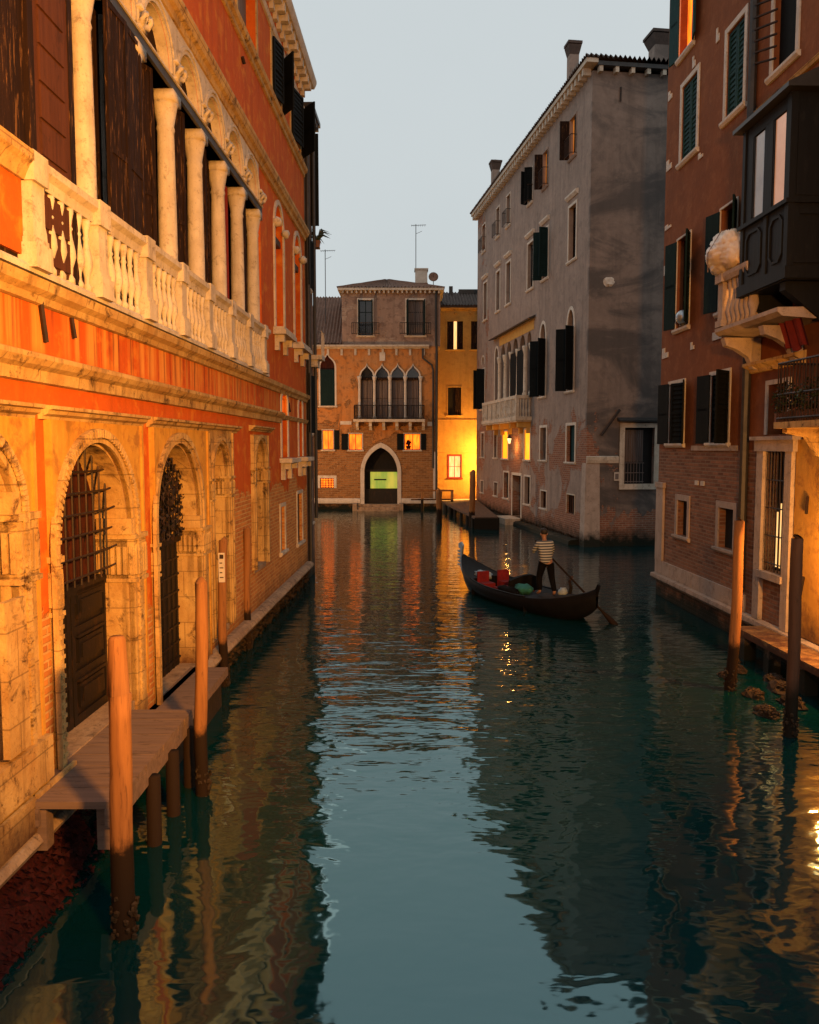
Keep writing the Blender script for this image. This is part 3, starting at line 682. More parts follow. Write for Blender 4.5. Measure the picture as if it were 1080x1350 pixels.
for i in range(26):
    a = rd.uniform(0, 6.28); l = rd.uniform(.3, .6); z = rd.uniform(.1, .45)
    p = [(0, 0, .1), (.5 * l * math.cos(a), .5 * l * math.sin(a), z + .1), (l * math.cos(a), l * math.sin(a), z)]
    m.tube(p, [.02, .022, .004], 4)
m.build('leaves', 'leaf', t); MB().lathe([(.09, -.12), (.13, .1)], 0, 0, 8).build('pot', 'pot', t); MB().box(-.3, .1, -.05, .05, -.18, -.12).build('bracket', 'iron', t)

# ------------------------------------------------------------------ brick palace closing the canal
rootF = thing('palazzo', 'brick Gothic palace with four pointed windows and a water portal at the canal end', 'building', (0, 59.5, 0))
F = Bld(rootF)
def ocurt(b, x0, x1, z0, z1, y, par, mat='curtain'): pass
for a, c in ((-3.62, -2.68), (-.18, 1.02)):
    f = window(F, a, c, 12.5, 15.0, fw=.13, depth=.2, pane='glass', bars=(1, 2), barmat='green', shut=(88, 88) if a < -1 else (80, 95), smat='green', curtain='curtain' if a > -1 else None)
    m = F.mb()
    for zz in (12.6, 13.35): m.tube([(a - .5, -.02, zz), (a - .5, -.4, zz), (c + .5, -.4, zz), (c + .5, -.02, zz)], .025, 5)
    for i in range(15): xx = a - .5 + (c - a + 1.0) * i / 14; m.tube([(xx, -.4, 12.6), (xx, -.4, 13.35)], .014, 4)
    m.build('railing', 'iron', f)
for i, (a, c) in enumerate(((-3.5, -2.62), (-2.42, -1.52), (-1.30, -.40), (-.20, .70))):
    f = window(F, a, c, 6.55, 9.55, 10.45, 'ogee', fw=.11, fmat='white', depth=.3, pane='glass', sill=False, bars=(1, 1), barmat='woodDk', curtain='curtain', proud=.10)
    F.mb().box(a, c, .16, .24, 9.35, 9.5).build('transom', 'woodDk', f)
for x in (-3.6, -2.52, -1.41, -.30, .80):
    m = F.mb(); m.lathe([(.14, 6.55), (.14, 6.7), (.095, 6.8), (.085, 9.2), (.13, 9.4), (.16, 9.5), (.16, 9.6)], x, -.09, 10); m.build('column', 'white', rootF, True)
m = F.mb(); m.box(-4.0, 1.1, -.85, 0, 6.33, 6.52)
m.build('balcony_slab', 'stoneB', rootF)
for i in range(6): xx = -3.85 + i * .95; F.mb().prism([(xx, 5.75), (xx, 6.33), (xx + .2, 6.33), (xx + .2, 5.75)], -.2, 0).box(xx, xx + .2, -.7, -.2, 6.0, 6.33).build('corbel', 'stoneB', rootF)
m = F.mb()
for zz in (6.6, 7.5): m.tube([(-3.95, 0, zz), (-3.95, -.8, zz), (1.05, -.8, zz), (1.05, 0, zz)], .035, 5)
for i in range(56): xx = -3.95 + 5.0 * i / 55; m.tube([(xx, -.8, 6.55), (xx, -.8, 7.5)], .017, 4)
for i in range(8):
    for xx in (-3.95, 1.05): m.tube([(xx, -.8 + i * .1, 6.55), (xx, -.8 + i * .1, 7.5)], .017, 4)
m.build('railing', 'iron', rootF)
f = window(F, -6.42, -5.38, 7.5, 10.2, 11.25, 'ogee', fw=.12, fmat='white', depth=.2, pane='redwood', bars=None)
F.mb().box(-6.46, -5.34, -.02, .06, 7.52, 10.1).build('shutter', 'green', f)
for (a, c, z0, z1, s0, s1, mt) in ((-6.30, -5.50, 4.35, 5.75, 90, 90, 'litA'), (-4.40, -3.42, 4.33, 5.5, 92, 86, 'litA'), (-.38, .78, 4.33, 5.5, 88, 92, 'litA')):
    f = window(F, a, c, z0, z1, fw=.06, fmat='white', depth=.14, pane=mt, bars=(1, 0), barmat='redfr', shut=None)
    F.mb().box(a - .52, a - .04, -.07, -.03, z0, z1).build('shutter', 'blackSh', f)
    if a < -6 or a > -1: F.mb().box(c + .04, c + .42, -.07, -.03, z0, z1).build('shutter', 'blackSh', f)
    if a > -1:
        m = F.mb(); m.lathe([(.14, z0 + .06), (.2, z0 + .3)], a + .3, .08, 8); m.blob((a + .3, .08, z0 + .5), (.16, .05, .2), 4, 6, .4); m.build('flowerpot', 'weed', f)
# water portal
Pp = arch(-3.28, -.88, .35, 2.7, 4.5, 'pointed'); F.hole(Pp, .9)
pf = F.mb().ring(arch(-3.56, -.60, .35, 2.7, 4.86, 'pointed'), Pp, -.09, .02).build('portal', 'white', rootF)
F.mb().box(-3.35, -.8, .9, 1.0, .2, 4.6).build('portal_back', 'black', pf)
F.mb().box(-2.93, -.9, .82, .89, 1.5, 2.72).build('lit_hall', 'litG', pf)
m = F.mb(); m.box(-3.3, -.86, .6, .7, 2.72, 2.88); m.box(-3.3, -.86, .5, .62, .35, 1.45); m.box(-2.95, -2.87, .6, .7, 1.45, 2.72); m.box(-2.6, -1.7, .72, .8, 2.1, 2.2); m.build('gate', 'doorDk', pf)
f = window(F, -6.5, -5.5, 1.56, 2.28, fw=.2, fmat='white', depth=.2, pane='litA', bars=(4, 3), barmat='iron', sill=False)
F.wall([(-7.1, -1), (-7.1, 11.72), (-4.84, 11.72), (-4.84, 11.74), (2.05, 11.74), (2.05, -1)], 'brickF', 12) if False else None
holes = F.holes; F.holes = [h for h in holes if h[0][0][1] < 12]
F.wall([(-7.1, -1), (-7.1, 11.74), (2.05, 11.74), (2.05, -1)], 'brickF', 12)
F.holes = [h for h in holes if h[0][0][1] >= 12]
F.wall([(-4.84, 11.745), (-4.84, 15.7), (2.2, 15.7), (2.2, 11.745)], 'towerF', 12, name='upper_wall')
F.mb().mould(-7.12, 1.4, [(.02, 11.55), (-.08, 11.56), (-.22, 11.68), (-.30, 11.70), (-.30, 11.82), (.0, 11.84)]).build('gutter', 'stoneB', rootF)
for i in range(9): xx = -6.9 + i * .98; F.mb().prism([(xx, 11.1), (xx, 11.55), (xx + .16, 11.55), (xx + .16, 11.1)], -.1, 0).build('corbel', 'stoneB', rootF)
for xa, xb in ((-7.1, -3.58), (-.58, 2.05)): F.mb().mould(xa, xb, [(.0, .45), (-.1, .45), (-.12, .6), (-.1, .8), (0, .82)]).build('base_course', 'white', rootF)
m = F.mb()
for i in range(4): m.box(-3.75 + .0 * i, -.75, -.45 - .42 * (i + 1), -.02 if i == 0 else -.45 - .42 * i, -.6, .42 - .17 * i)
m.box(-4.05, -3.75, -1.5, -.02, -.6, .5); m.box(-.75, -.45, -1.5, -.02, -.6, .5)
m.build('steps', 'ledgeL', rootF)
# tiled roofs: rows of half-round tiles down the slope
def tiled(mb, p00, p10, p01, p11, n, amp=.06, m=6):
    """corrugated sheet: p00-p10 eave, p01-p11 ridge"""
    p00, p10, p01, p11 = map(Vector, (p00, p10, p01, p11)); V = []; Fc = []; k = n * 4
    nn = (p10 - p00).cross(p01 - p00).normalized()
    for j in range(m + 1):
        for i in range(k + 1):
            a = p00.lerp(p10, i / k); b_ = p01.lerp(p11, i / k); V.append(tuple(a.lerp(b_, j / m) + nn * amp * math.cos(i * math.pi / 2) + nn * (.03 * ((j * 7 + (i // 4) * 3) % 5) / 5)))
    mb.add(V, [(j * (k + 1) + i, j * (k + 1) + i + 1, (j + 1) * (k + 1) + i + 1, (j + 1) * (k + 1) + i) for j in range(m) for i in range(k)])
m = F.mb(); ap = (-1.7, 3.6, 16.75); e = 15.82
tiled(m, (-5.15, -.4, e), (2.5, -.4, e), (-1.9, 3.5, 17.1), (-1.5, 3.5, 17.1), 30)
tiled(m, (-5.15, 7.4, e), (-5.15, -.4, e), (-1.9, 3.5, 17.1), (-1.9, 3.5, 17.1), 28); tiled(m, (2.5, -.4, e), (2.5, 7.4, e), (-1.5, 3.5, 17.1), (-1.5, 3.5, 17.1), 28)
tiled(m, (2.5, 7.4, e), (-5.15, 7.4, e), (-1.5, 3.5, 17.1), (-1.9, 3.5, 17.1), 30)
m.build('roof', 'tile', rootF)
F.mb().box(-5.1, 2.45, -.38, 7.3, 15.64, 15.80).build('eave', 'stoneB', rootF)
for i in range(22): xx = -4.8 + i * .325; F.mb().box(xx, xx + .12, -.3, 0, 15.45, 15.64).build('eave_bracket', 'stoneB', rootF)
m = F.mb(); tiled(m, (-7.4, -.35, 11.9), (-4.86, -.35, 11.9), (-7.4, 5.5, 16.2), (-4.86, 5.5, 16.2), 11, m=12); m.build('lower_roof', 'tile', rootF)
F.mb().mould(-7.4, -4.86, [(-.3, 11.82), (5.6, 16.05), (5.6, 11.82)]).build('roof_gable', 'wallN', rootF)
m = F.mb(); m.box(.42, 1.32, 2.0, 2.9, 15.9, 17.55); m.box(.36, 1.38, 1.94, 2.96, 17.55, 17.66)
ch = m.build('chimney', 'white', rootF); F.mb().box(.38, 1.36, 1.96, 2.94, 16.2, 16.6).build('chimney_band', 'tile', ch)
m = F.mb(); m.tube([(1.9, -.1, 15.6), (1.9, -.1, 11.9), (1.95, -.1, 11.6), (1.95, -.1, .8)], .09, 8); m.build('rain_pipe', 'lead', rootF)
m = F.mb(); m.tube([(.95, -.12, 11.55), (.95, -.12, 10.9), (1.6, -.12, 10.4), (1.7, -.12, 10.0), (1.7, -.12, 3.0)], .07, 8); m.build('rain_pipe', 'lead', rootF)
F.mb().box(1.72, 2.04, -.12, -.004, .8, 4.2).build('corner_stone', 'white', rootF)
F.mb().box(-2.15, -1.75, -.06, 0, 10.7, 11.3).build('crest', 'white', rootF)
m = F.mb(); m.box(-5.0, -4.2, -.04, 0, 6.15, 6.4); m.build('stone_inset', 'white', rootF)
F.mb().box(1.3, 1.75, -.04, 0, 6.05, 6.35).build('stone_inset', 'white', rootF)
t = thing('satellite_dish', 'small reddish round dish beside the pale chimney', 'dish', (1.75, 61.2, 16.2))
MB(Matrix.Translation((0, -.12, .75)) @ Matrix.Rotation(R(75), 4, 'X')).lathe([(.02, -.10), (.2, -.07), (.36, .0), (.36, .02), (.2, -.04), (.02, -.07)], 0, 0, 16).build('dish', 'tile', t, True); MB().tube([(0, 0, -.3), (0, 0, .8)], .03, 6).build('mast', 'lead', t); MB().tube([(0, -.15, .7), (0, -.5, .85)], .015, 4).build('arm', 'lead', t)
def aerial(x, y, z0, z1, label):
    t = thing('antenna', label, 'antenna', (x, y, z0)); h = z1 - z0
    MB().tube([(0, 0, -.5), (0, 0, h)], .03, 6).build('mast', 'lead', t)
    m = MB(); m.tube([(-.35, 0, h - .1), (.75, 0, h - .05)], .018, 4)
    for i in range(7): m.tube([(-.3 + i * .16, -.28, h - .1), (-.3 + i * .16, .28, h - .1)], .010, 4)
    m.tube([(0, 0, h - .7), (.0, .0, h - .7), (.45, 0, h - .5)], .014, 4); m.build('aerial', 'lead', t)
aerial(.47, 61.8, 17.3, 20.9, 'tall thin television aerial beside the pale chimney')
aerial(-6.2, 61.5, 13.6, 19.0, 'thin television aerial on the lower tiled roof of the brick palace')

# ------------------------------------------------------------------ ochre house in the little square
rootO = thing('ochre_house', 'ochre plastered house glowing in lamp light behind the small quay', 'house', (0, 64, 0))
O = Bld(rootO)
for a, c in ((2.9, 4.12), (4.74, 5.95)):
    f = window(O, a, c, 12.05, 14.2, fw=.1, fmat='ochre', depth=.16, pane='litW', bars=None)
    d = (c - a) * .40
    O.mb().box(a, a + d + .02, .03, .08, 12.06, 14.19).build('shutter', 'woodDk', f); O.mb().box(c - d + .02, c, .03, .08, 12.06, 14.19).build('shutter', 'woodDk', f)
f = window(O, 2.98, 4.0, 7.0, 9.15, fw=.1, fmat='ochre', depth=.18, pane='black', bars=None)
O.mb().box(3.55, 3.98, .05, .1, 7.02, 9.13).build('shutter', 'woodDk', f)
f = window(O, 3.05, 4.0, 2.15, 3.88, fw=.09, fmat='redfr', depth=.14, pane='litW', bars=(1, 1), barmat='redfr')
f = window(O, 6.6, 7.6, 2.15, 3.88, fw=.09, fmat='redfr', depth=.14, pane='black', bars=(1, 1), barmat='redfr')
O.wall([(2.0, -1), (2.0, 15.2), (16, 15.2), (16, -1)], 'ochre', 9)
O.mb().mould(2.0, 16, [(.02, 6.55), (-.05, 6.56), (-.06, 6.66), (.02, 6.7)]).build('string_course', 'ochre', rootO)
O.mb().mould(2.0, 16, [(.02, 4.02), (-.03, 4.03), (-.03, 4.1), (.02, 4.12)]).build('string_course', 'ochre', rootO)
O.mb().mould(1.9, 16, [(.02, 14.95), (-.25, 15.1), (-.3, 15.25), (.02, 15.28)]).build('cornice', 'ochre', rootO)
for i in range(12): O.mb().box(2.3 + i * 1.15, 2.45 + i * 1.15, -.24, 0, 14.75, 14.95).build('bracket', 'ochre', rootO)
m = O.mb(); tiled(m, (1.9, -.4, 15.35), (16, -.4, 15.35), (1.9, 4.5, 17.2), (16, 4.5, 17.2), 60); m.build('roof', 'tileD', rootO)
O.mb().mould(1.95, 16, [(-.3, 15.18), (-.3, 15.36), (4.5, 17.1), (8, 15.36), (8, 15.18)]).build('eave', 'tileD', rootO)
m = O.mb(); m.box(3.2, 3.5, 3.4, 3.7, 16.5, 17.5); m.box(5.6, 5.8, 3.4, 3.7, 16.5, 17.6); m.box(4.0, 7, 3.9, 4.1, 17.0, 17.35); m.build('chimney', 'lead', rootO)

# ------------------------------------------------------------------ tall grey house on the right bank
gx0, gy0 = 8.0 - .134 * 23.2, 60.0
rootG = thing('grey_house', 'tall grey plastered house of many windows with bare end wall and roof chimneys', 'house', (gx0, gy0, 0), math.atan2(-1, .134))
G = Bld(rootG)
# attic row
window(G, 20.25, 21.15, 18.05, 19.85, fw=.06, fmat='greyG', pane='litDim', bars=None, shut=(100, 0), smat='woodDk', rail=True, depth=.14)
window(G, 15.95, 16.8, 18.0, 19.8, fw=.06, fmat='greyG', pane='litDim', bars=None, shut=(100, 0), smat='woodDk', rail=True, depth=.14)
window(G, 13.15, 14.0, 18.0, 19.8, fw=.06, fmat='white', pane='black', shut=(75, 70), smat='blackSh', depth=.25, rail=True)
for a, c in ((8.3, 9.2), (5.65, 6.5), (1.5, 2.5)): window(G, a, c, 18.05, 19.85, fw=.08, fmat='white', pane='glass', depth=.25, rail=True)
# second floor
for i, (a, c) in enumerate(((20.3, 21.35), (16.05, 17.0), (13.2, 14.3), (8.4, 9.4), (5.8, 6.75), (2.1, 3.1))):
    window(G, a, c, 13.3, 15.8, fw=.12, fmat='white', pane='glass', depth=.25, hood=16.15 if i != 5 else 16.1, shut=(105, 95) if i == 1 else None, smat='green')
# first floor
for a, c in ((20.35, 21.25), (15.85, 16.8)):
    f = window(G, a, c, 7.2, 10.2, 11.0, fw=.16, fmat='white', depth=.2, pane='curtain', bars=None)
    for s_, hx in ((1, a), (-1, c)): add_leaf(G, f, hx, -.06, 7.22, .52, 2.95, 120, s_, 'blackSh')
    G.mb().box(a, c, .12, .17, 7.22, 10.15).build('shutter', 'blackSh', f)
f = window(G, 1.5, 2.6, 7.2, 9.95, fw=.1, fmat='white', depth=.2, pane='black', bars=None, shut=(85, 85), smat='blackSh')
window(G, 1.7, 2.4, 10.3, 10.5, 10.85, fw=.08, fmat='white', depth=.2, pane='redwood', bars=None, sill=False, name='lunette')
window(G, 5.6, 6.5, 7.4, 10.3, 10.95, fw=.16, fmat='white', depth=.3, pane='black', bars=(1, 2), sill=False)
xs = [7.0, 8.45, 9.95, 11.5, 13.05, 14.35]
for i in range(5): window(G, xs[i] + .22, xs[i + 1] - .22, 7.4, 10.25, 10.95, fw=.0, fmat='stoneB', depth=.4, pane='black', bars=None, sill=False, proud=.012)
for x in xs: G.mb().lathe([(.2, 7.35), (.2, 7.55), (.14, 7.65), (.125, 9.8), (.15, 9.85), (.21, 10.15), (.21, 10.25)], x, -.02, 12).build('column', 'stoneB', rootG, True)
for a, c in ((9.98, 11.45), (11.5, 13.0)): G.mb().box(a, c, -.14, -.09, 7.42, 10.1).build('shutter', 'blackSh', rootG)
G.mb().plan([(6.75, -.02), (14.6, -.02), (14.6, -.003), (6.75, -.003)], 10.98, 11.5).build('warm_plaster_band', 'ochre', rootG)
G.mb().mould(5.2, 14.85, [(0, 11.6), (-.35, 11.5), (-.38, 11.56), (0, 11.72)]).build('drip_roof', 'lead', rootG)
# balcony
bc = G.mb(); bc.box(5.7, 14.35, -.92, 0, 6.02, 6.22); bc.box(5.78, 14.27, -.86, 0, 5.94, 6.02)
bf = bc.build('balcony', 'stoneB', rootG)
G.mb().box(5.75, 14.3, -.9, -.72, 7.22, 7.40).build('rail', 'stoneB', bf)
G.mb().box(14.1, 14.3, -.72, 0, 7.22, 7.40).build('rail', 'stoneB', bf)
for i in range(8):
    x = 5.8 + i * 1.19; G.mb().box(x, x + .16, -.9, -.72, 6.22, 7.22).build('pedestal', 'stoneB', bf)
    if i < 7:
        for j in range(5):
            xx = x + .28 + j * .19; G.mb().lathe([(.05, 6.22), (.035, 6.32), (.07, 6.5), (.035, 6.8), (.06, 7.1), (.06, 7.22)], xx, -.81, 6).build('baluster', 'stoneB', bf)
for j in range(4): G.mb().lathe([(.05, 6.22), (.035, 6.32), (.07, 6.5), (.035, 6.8), (.06, 7.1), (.06, 7.22)], 14.2, -.62 + j * .17, 6).build('baluster', 'stoneB', bf)
for x in (6.3, 8.0, 9.8, 12.3, 13.9): G.mb().prism([(x, 5.3), (x, 5.94), (x + .24, 5.94), (x + .24, 5.3)], -.22, 0).box(x, x + .24, -.75, -.22, 5.62, 5.94).build('corbel', 'ochre', rootG)
# mezzanine
window(G, 20.45, 21.65, 3.82, 5.55, fw=.13, fmat='white', pane='teal', bars=(1, 0), depth=.2)
window(G, 16.05, 17.15, 3.85, 5.55, fw=.13, fmat='white', pane='glass', bars=(3, 1), depth=.2, barmat='curtain')
for a, c in ((12.95, 14.1), (7.75, 9.15)): window(G, a, c, 3.82, 5.5, fw=.1, fmat='white', pane='litB', bars=None, depth=.03, curtain=None)
window(G, 5.5, 6.3, 3.85, 5.5, fw=.12, fmat='white', pane='glass', depth=.2); window(G, 1.65, 2.5, 3.85, 5.5, fw=.12, fmat='white', pane='glass', depth=.2)
# ground floor
window(G, 20.6, 21.75, 1.35, 2.25, fw=.05, fmat='stoneB', pane='woodRd', bars=(3, 0), depth=.15, sill=False); window(G, 16.25, 17.3, 1.3, 2.2, fw=.06, fmat='white', pane='redwood', bars=(2, 0), depth=.2)
window(G, 13.05, 14.2, 1.3, 2.85, fw=.1, fmat='white', pane='black', depth=.25); window(G, 8.2, 9.4, 1.35, 2.95, fw=.1, fmat='white', pane='black', depth=.25)
window(G, 5.6, 6.5, 1.35, 2.2, fw=.06, fmat='white', pane='black', depth=.25); window(G, 1.5, 2.4, 1.35, 2.15, fw=.06, fmat='white', pane='black', depth=.25)
f = window(G, 10.35, 12.3, .4, 2.85, fw=.16, fmat='white', depth=.5, pane='doorDk', bars=None, sill=False, name='door')
G.mb().box(10.1, 12.5, -1.0, 0, -.5, .36).build('step', 'stoneB', rootG)
G.mb().box(11.2, 11.9, .3, .44, .42, 2.8).build('door_leaf', 'doorDk', f)
# end wall: its own window
E_ = Bld(rootG, Matrix.Translation((23.2, 0, 0)) @ Matrix.Rotation(R(90), 4, 'Z'))
P = rect(1.78, 3.2, 2.85, 5.4)
f = E_.mb().ring([(1.55, 2.6), (1.55, 5.6), (3.45, 5.6), (3.45, 2.6)], [(1.78, 2.85), (1.78, 5.4), (3.2, 5.4), (3.2, 2.85)], -.05, .01).box(1.55, 3.45, -.08, 0, 2.6, 2.85).build('window', 'stoneB', rootG)
E_.mb().box(1.75, 3.25, .225, .28, 2.8, 5.45).build('pane', 'black', f)
m = E_.mb(); k = 9
for i in range(k): a = 1.8 + .95 * i / k; c = 1.8 + .95 * (i + 1) / k; m.add([(a, .2, 3.85), ((a + c) / 2, .12, 3.85), (c, .2, 3.85), (a, .2, 5.3), ((a + c) / 2, .15, 5.3), (c, .2, 5.3)], [(0, 1, 4, 3), (1, 2, 5, 4)])
m.build('curtain', 'curtain', f)
m = E_.mb()
for i in range(7): m.tube([(1.85 + i * .14, .05, 2.9), (1.85 + i * .14, .05, 3.8)], .014, 4)
for zz in (2.95, 3.35, 3.8): m.tube([(1.8, .05, zz), (2.75, .05, zz)], .016, 4)
m.build('railing', 'curtain', f)
E_.mb().mould(1.42, 3.5, [(0, 5.7), (-.28, 5.66), (-.3, 5.72), (0, 5.86)]).build('hood', 'lead', f)
E_.mb().mould(-.0, 1.5, [(0, 3.8), (-.07, 3.8), (-.10, 3.95), (-.10, 4.08), (0, 4.12)]).build('string_course', 'stoneB', rootG)
E_.mb().box(1.32, 1.56, -.04, 0, 3.0, 3.38).build('plaque', 'white', rootG)
E_.mb().box(1.36, 1.52, -.046, -.03, 3.06, 3.32).build('plaque_face', 'curtain', rootG)
E_.mb().tube([(.66, -.05, 5.05), (1.5, -.09, 6.2)], .06, 6).build('wall_tie', 'iron', rootG)
E_.mb().tube([(1.26, -.05, 19.6), (1.27, -.05, 20.2)], .04, 6).build('wall_tie', 'iron', rootG)
E_.mb().blob((.9, 0, 11.85), (.24, .08, .2), 3, 6, .3).build('stone_inset', 'white', rootG)
G.wall([(0, -1), (0, 20.85), (23.2, 20.85), (23.2, -1)], 'greyG', 9.5, skip=(2,))
E_.hole(P, .22); E_.wall([(.0, -1), (0, 20.85), (9.5, 20.85), (9.5, -1)], 'greyG', 0, name='end_wall')
E_.holes = []
# buttress corner, chimneys, eaves
m = G.mb(); m.add([(22.75, -.03, 3.8), (23.23, -.03, 3.8), (23.23, .62, 3.8), (22.75, 0, 3.8), (22.7, -.12, -1), (23.40, -.12, -1), (23.40, .66, -1), (22.7, 0, -1)], [(0, 1, 2, 3), (0, 4, 5, 1), (1, 5, 6, 2), (0, 3, 7, 4)]); m.build('buttress', 'stoneR', rootG)
G.mb().box(-.4, 23.6, -.42, .1, 21.02, 21.2).build('eave', 'stoneB', rootG)
x = -.2
while x < 23.3: G.mb().box(x, x + .2, -.36, 0, 20.72, 21.02).build('eave_bracket', 'stoneB', rootG); x += .5
E_.mb().box(.1, 9.6, -.35, .0, 20.95, 21.12).build('eave', 'lead', rootG)
for i in range(13): E_.mb().box(.2 + i * .72, .36 + i * .72, -.3, 0, 20.72, 20.95).build('eave_bracket', 'stoneB', rootG)
m = G.mb(); tiled(m, (-.5, -.5, 21.25), (23.7, -.5, 21.25), (5, 4.8, 22.1), (18.4, 4.8, 22.1), 100); tiled(m, (23.7, 10, 21.25), (-.5, 10, 21.25), (18.4, 4.8, 22.1), (5, 4.8, 22.1), 100)
tiled(m, (23.7, -.5, 21.25), (23.7, 10, 21.25), (18.4, 4.8, 22.1), (18.4, 4.8, 22.1), 48, amp=.08); tiled(m, (-.5, 10, 21.25), (-.5, -.5, 21.25), (5, 4.8, 22.1), (5, 4.8, 22.1), 48); m.build('roof', 'tileD', rootG)
def chimney(b, x, y, z0, z1, w_, flare=True, mat='greyG'):
    m = b.mb(); m.box(x - w_, x + w_, y - w_, y + w_, z0, z1 - .7); o = m.build('chimney', mat, b.root)
    m = b.mb(); h = z1 - .7
    m.add([(x + sx * w_ * k_, y + sy * w_ * k_, z) for k_, z in ((1.02, h), (1.45, h + .42)) for sx, sy in ((-1, -1), (1, -1), (1, 1), (-1, 1))], [(0, 1, 5, 4), (1, 2, 6, 5), (2, 3, 7, 6), (3, 0, 4, 7), (4, 5, 6, 7)])
    m.box(x - w_ * 1.55, x + w_ * 1.55, y - w_ * 1.55, y + w_ * 1.55, h + .46, h + .58)
    m.add([(x - w_ * 1.4, y - w_ * 1.4, h + .58), (x + w_ * 1.4, y - w_ * 1.4, h + .58), (x + w_ * 1.4, y + w_ * 1.4, h + .58), (x - w_ * 1.4, y + w_ * 1.4, h + .58), (x, y, h + .72)], [(0, 1, 4), (1, 2, 4), (2, 3, 4), (3, 0, 4)])
    m.build('chimney_cap', 'tileD', o)
chimney(G, 20.2, .1, 21.1, 23.5, .22); chimney(G, 4.6, .15, 21.1, 23.35, .24); chimney(E_, 3.25, .5, 21.1, 22.9, .36)
m = G.mb(); m.box(15.6, 18.4, .3, 1.6, 21.2, 21.9); m.box(15.4, 18.6, .15, 1.8, 21.9, 22.0); m.build('dormer', 'tileD', rootG)
m = G.mb(); rd = random.Random(4)
for i in range(1400):
    x = rd.uniform(0, 23.3); z = rd.uniform(.0, .35); l = rd.uniform(.05, .14); a = rd.uniform(0, 6.28)
    m.add([(x, .0, z), (x + l * math.cos(a), -l * .9, z + l * .3), (x + l * .6, -l * .7, z - l * .5)], [(0, 1, 2)])
m.build('algae', 'weedD', rootG)
G.mb().mould(-.1, 22.4, [(0, -.2), (-.55, -.2), (-.5, .16), (-.4, .22), (0, .24)]).build('footing', 'stoneR', rootG)

# ------------------------------------------------------------------ brown house on the near right bank
rootR = thing('brown_house', 'brown plastered house over brick with teal shutters on the near right bank', 'house', (7.6, 25, 0), math.atan2(-1, .03))
B = Bld(rootR)
f = window(B, .95, 2.0, 15.4, 17.6, fw=.06, fmat='white', pane='litA', bars=None, depth=.2)
for s_, hx, an in ((1, .95, 170), (-1, 2.0, 165)): add_leaf(B, f, hx, -.06, 15.42, .5, 2.1, an, s_, 'teal')
for a, c in ((1.28, 2.42), (4.3, 5.3)):
    f = window(B, a, c, 12.45, 14.5, fw=.13, fmat='white', pane='black', bars=None, depth=.2)
    for s_, hx in ((1, a), (-1, c)): add_leaf(B, f, hx, .07, 12.47, (c - a) / 2 - .01, 2.0, 0, s_, 'teal')
f = window(B, 6.75, 7.75, 12.45, 14.8, fw=.13, fmat='white', pane='blackSh', bars=None, depth=.12)
m = B.mb()
for i in range(8): z = 12.75 + i * .25; m.tube([(6.9, -.02, z), (6.6 - .12 * math.sin(i / 7 * 3.14), -.32, z + .02)], .025, 5)
m.build('iron_spikes', 'iron', f)
for a, c in ((1.2, 2.2), (4.2, 5.15)):
    f = window(B, a, c, 7.85, 10.35, fw=.05, fmat='white', pane='glass', bars=(1, 2), depth=.22, curtain=None)
    add_leaf(B, f, a, -.06, 7.9, .52, 2.42, 165, 1, 'green', label='open green shutter'); add_leaf(B, f, c, -.06, 7.9, .52, 2.42, 150, -1, 'green')
    B.mb().box((a + c) / 2 + .1, c - .06, .15, .18, 7.9, 10.2).build('curtain', 'curtain', f)
for a, c, an in ((.85, 2.0, 25), (3.9, 5.0, 10)):
    f = window(B, a, c, 4.62, 6.32, fw=.1, fmat='white', pane='black', bars=None, depth=.2, shut=None)
    add_leaf(B, f, a, -.06, 4.6, .56, 1.75, 168, 1, 'blackSh'); add_leaf(B, f, c, -.06, 4.6, .56, 1.75, 160 if an > 20 else 130, -1, 'blackSh')
    add_leaf(B, f, a, .06, 4.63, (c - a) / 2, 1.68, 0, 1, 'blackSh'); add_leaf(B, f, c, .06, 4.63, (c - a) / 2 - .01, 1.68, an, -1, 'blackSh')
for a, c in ((1.72, 2.5), (4.62, 5.5)):
    f = window(B, a, c, 2.02, 3.02, fw=.16, fmat='stoneR', pane='black', bars=None, depth=.16, sill=True)
# barred water-gate window and surround
f = window(B, 7.1, 8.05, 1.82, 4.42, fw=.0, fmat='stoneR', pane='black', bars=None, depth=.22, sill=False, name='gate_window')
m = B.mb(); m.box(6.78, 7.08, -.10, .02, .7, 4.42); m.box(8.07, 8.35, -.10, .02, .7, 4.42); m.box(6.7, 8.45, -.13, .02, 4.42, 4.66); m.box(6.6, 8.55, -.2, .02, 4.66, 4.74); m.box(7.0, 8.12, -.14, .05, 1.66, 1.81)
m.build('stone_surround', 'stoneR', f)
m = B.mb()
for i in range(7): x = 7.14 + i * .145; m.tube([(x, .0, 1.83), (x, .0, 4.4)], .018, 5)
for z in (2.0, 2.6, 3.2, 3.8): m.tube([(7.1, .0, z), (8.05, .0, z)], .016, 5)
m.build('grille', 'iron', f)
m = B.mb(); m.box(7.2, 7.26, .17, .215, 1.9, 3.1); m.box(7.42, 7.49, .17, .215, 1.9, 3.3); m.box(7.66, 7.70, .17, .215, 1.9, 3.4)
m.build('lit_slit', 'litW', f)
f = window(B, 7.05, 7.95, 4.78, 5.85, fw=.10, fmat='white', pane='black', bars=None, depth=.3, sill=False)
B.mb().mould(6.2, 8.6, [(.02, 6.16), (-.08, 6.18), (-.1, 6.24), (-.24, 6.32), (-.24, 6.38), (.02, 6.44)]).build('cornice', 'stoneL', rootR)
B.mb().box(8.40, 11.2, -.03, .02, .72, 4.66).build('lit_plaster_panel', 'panelL', rootR)
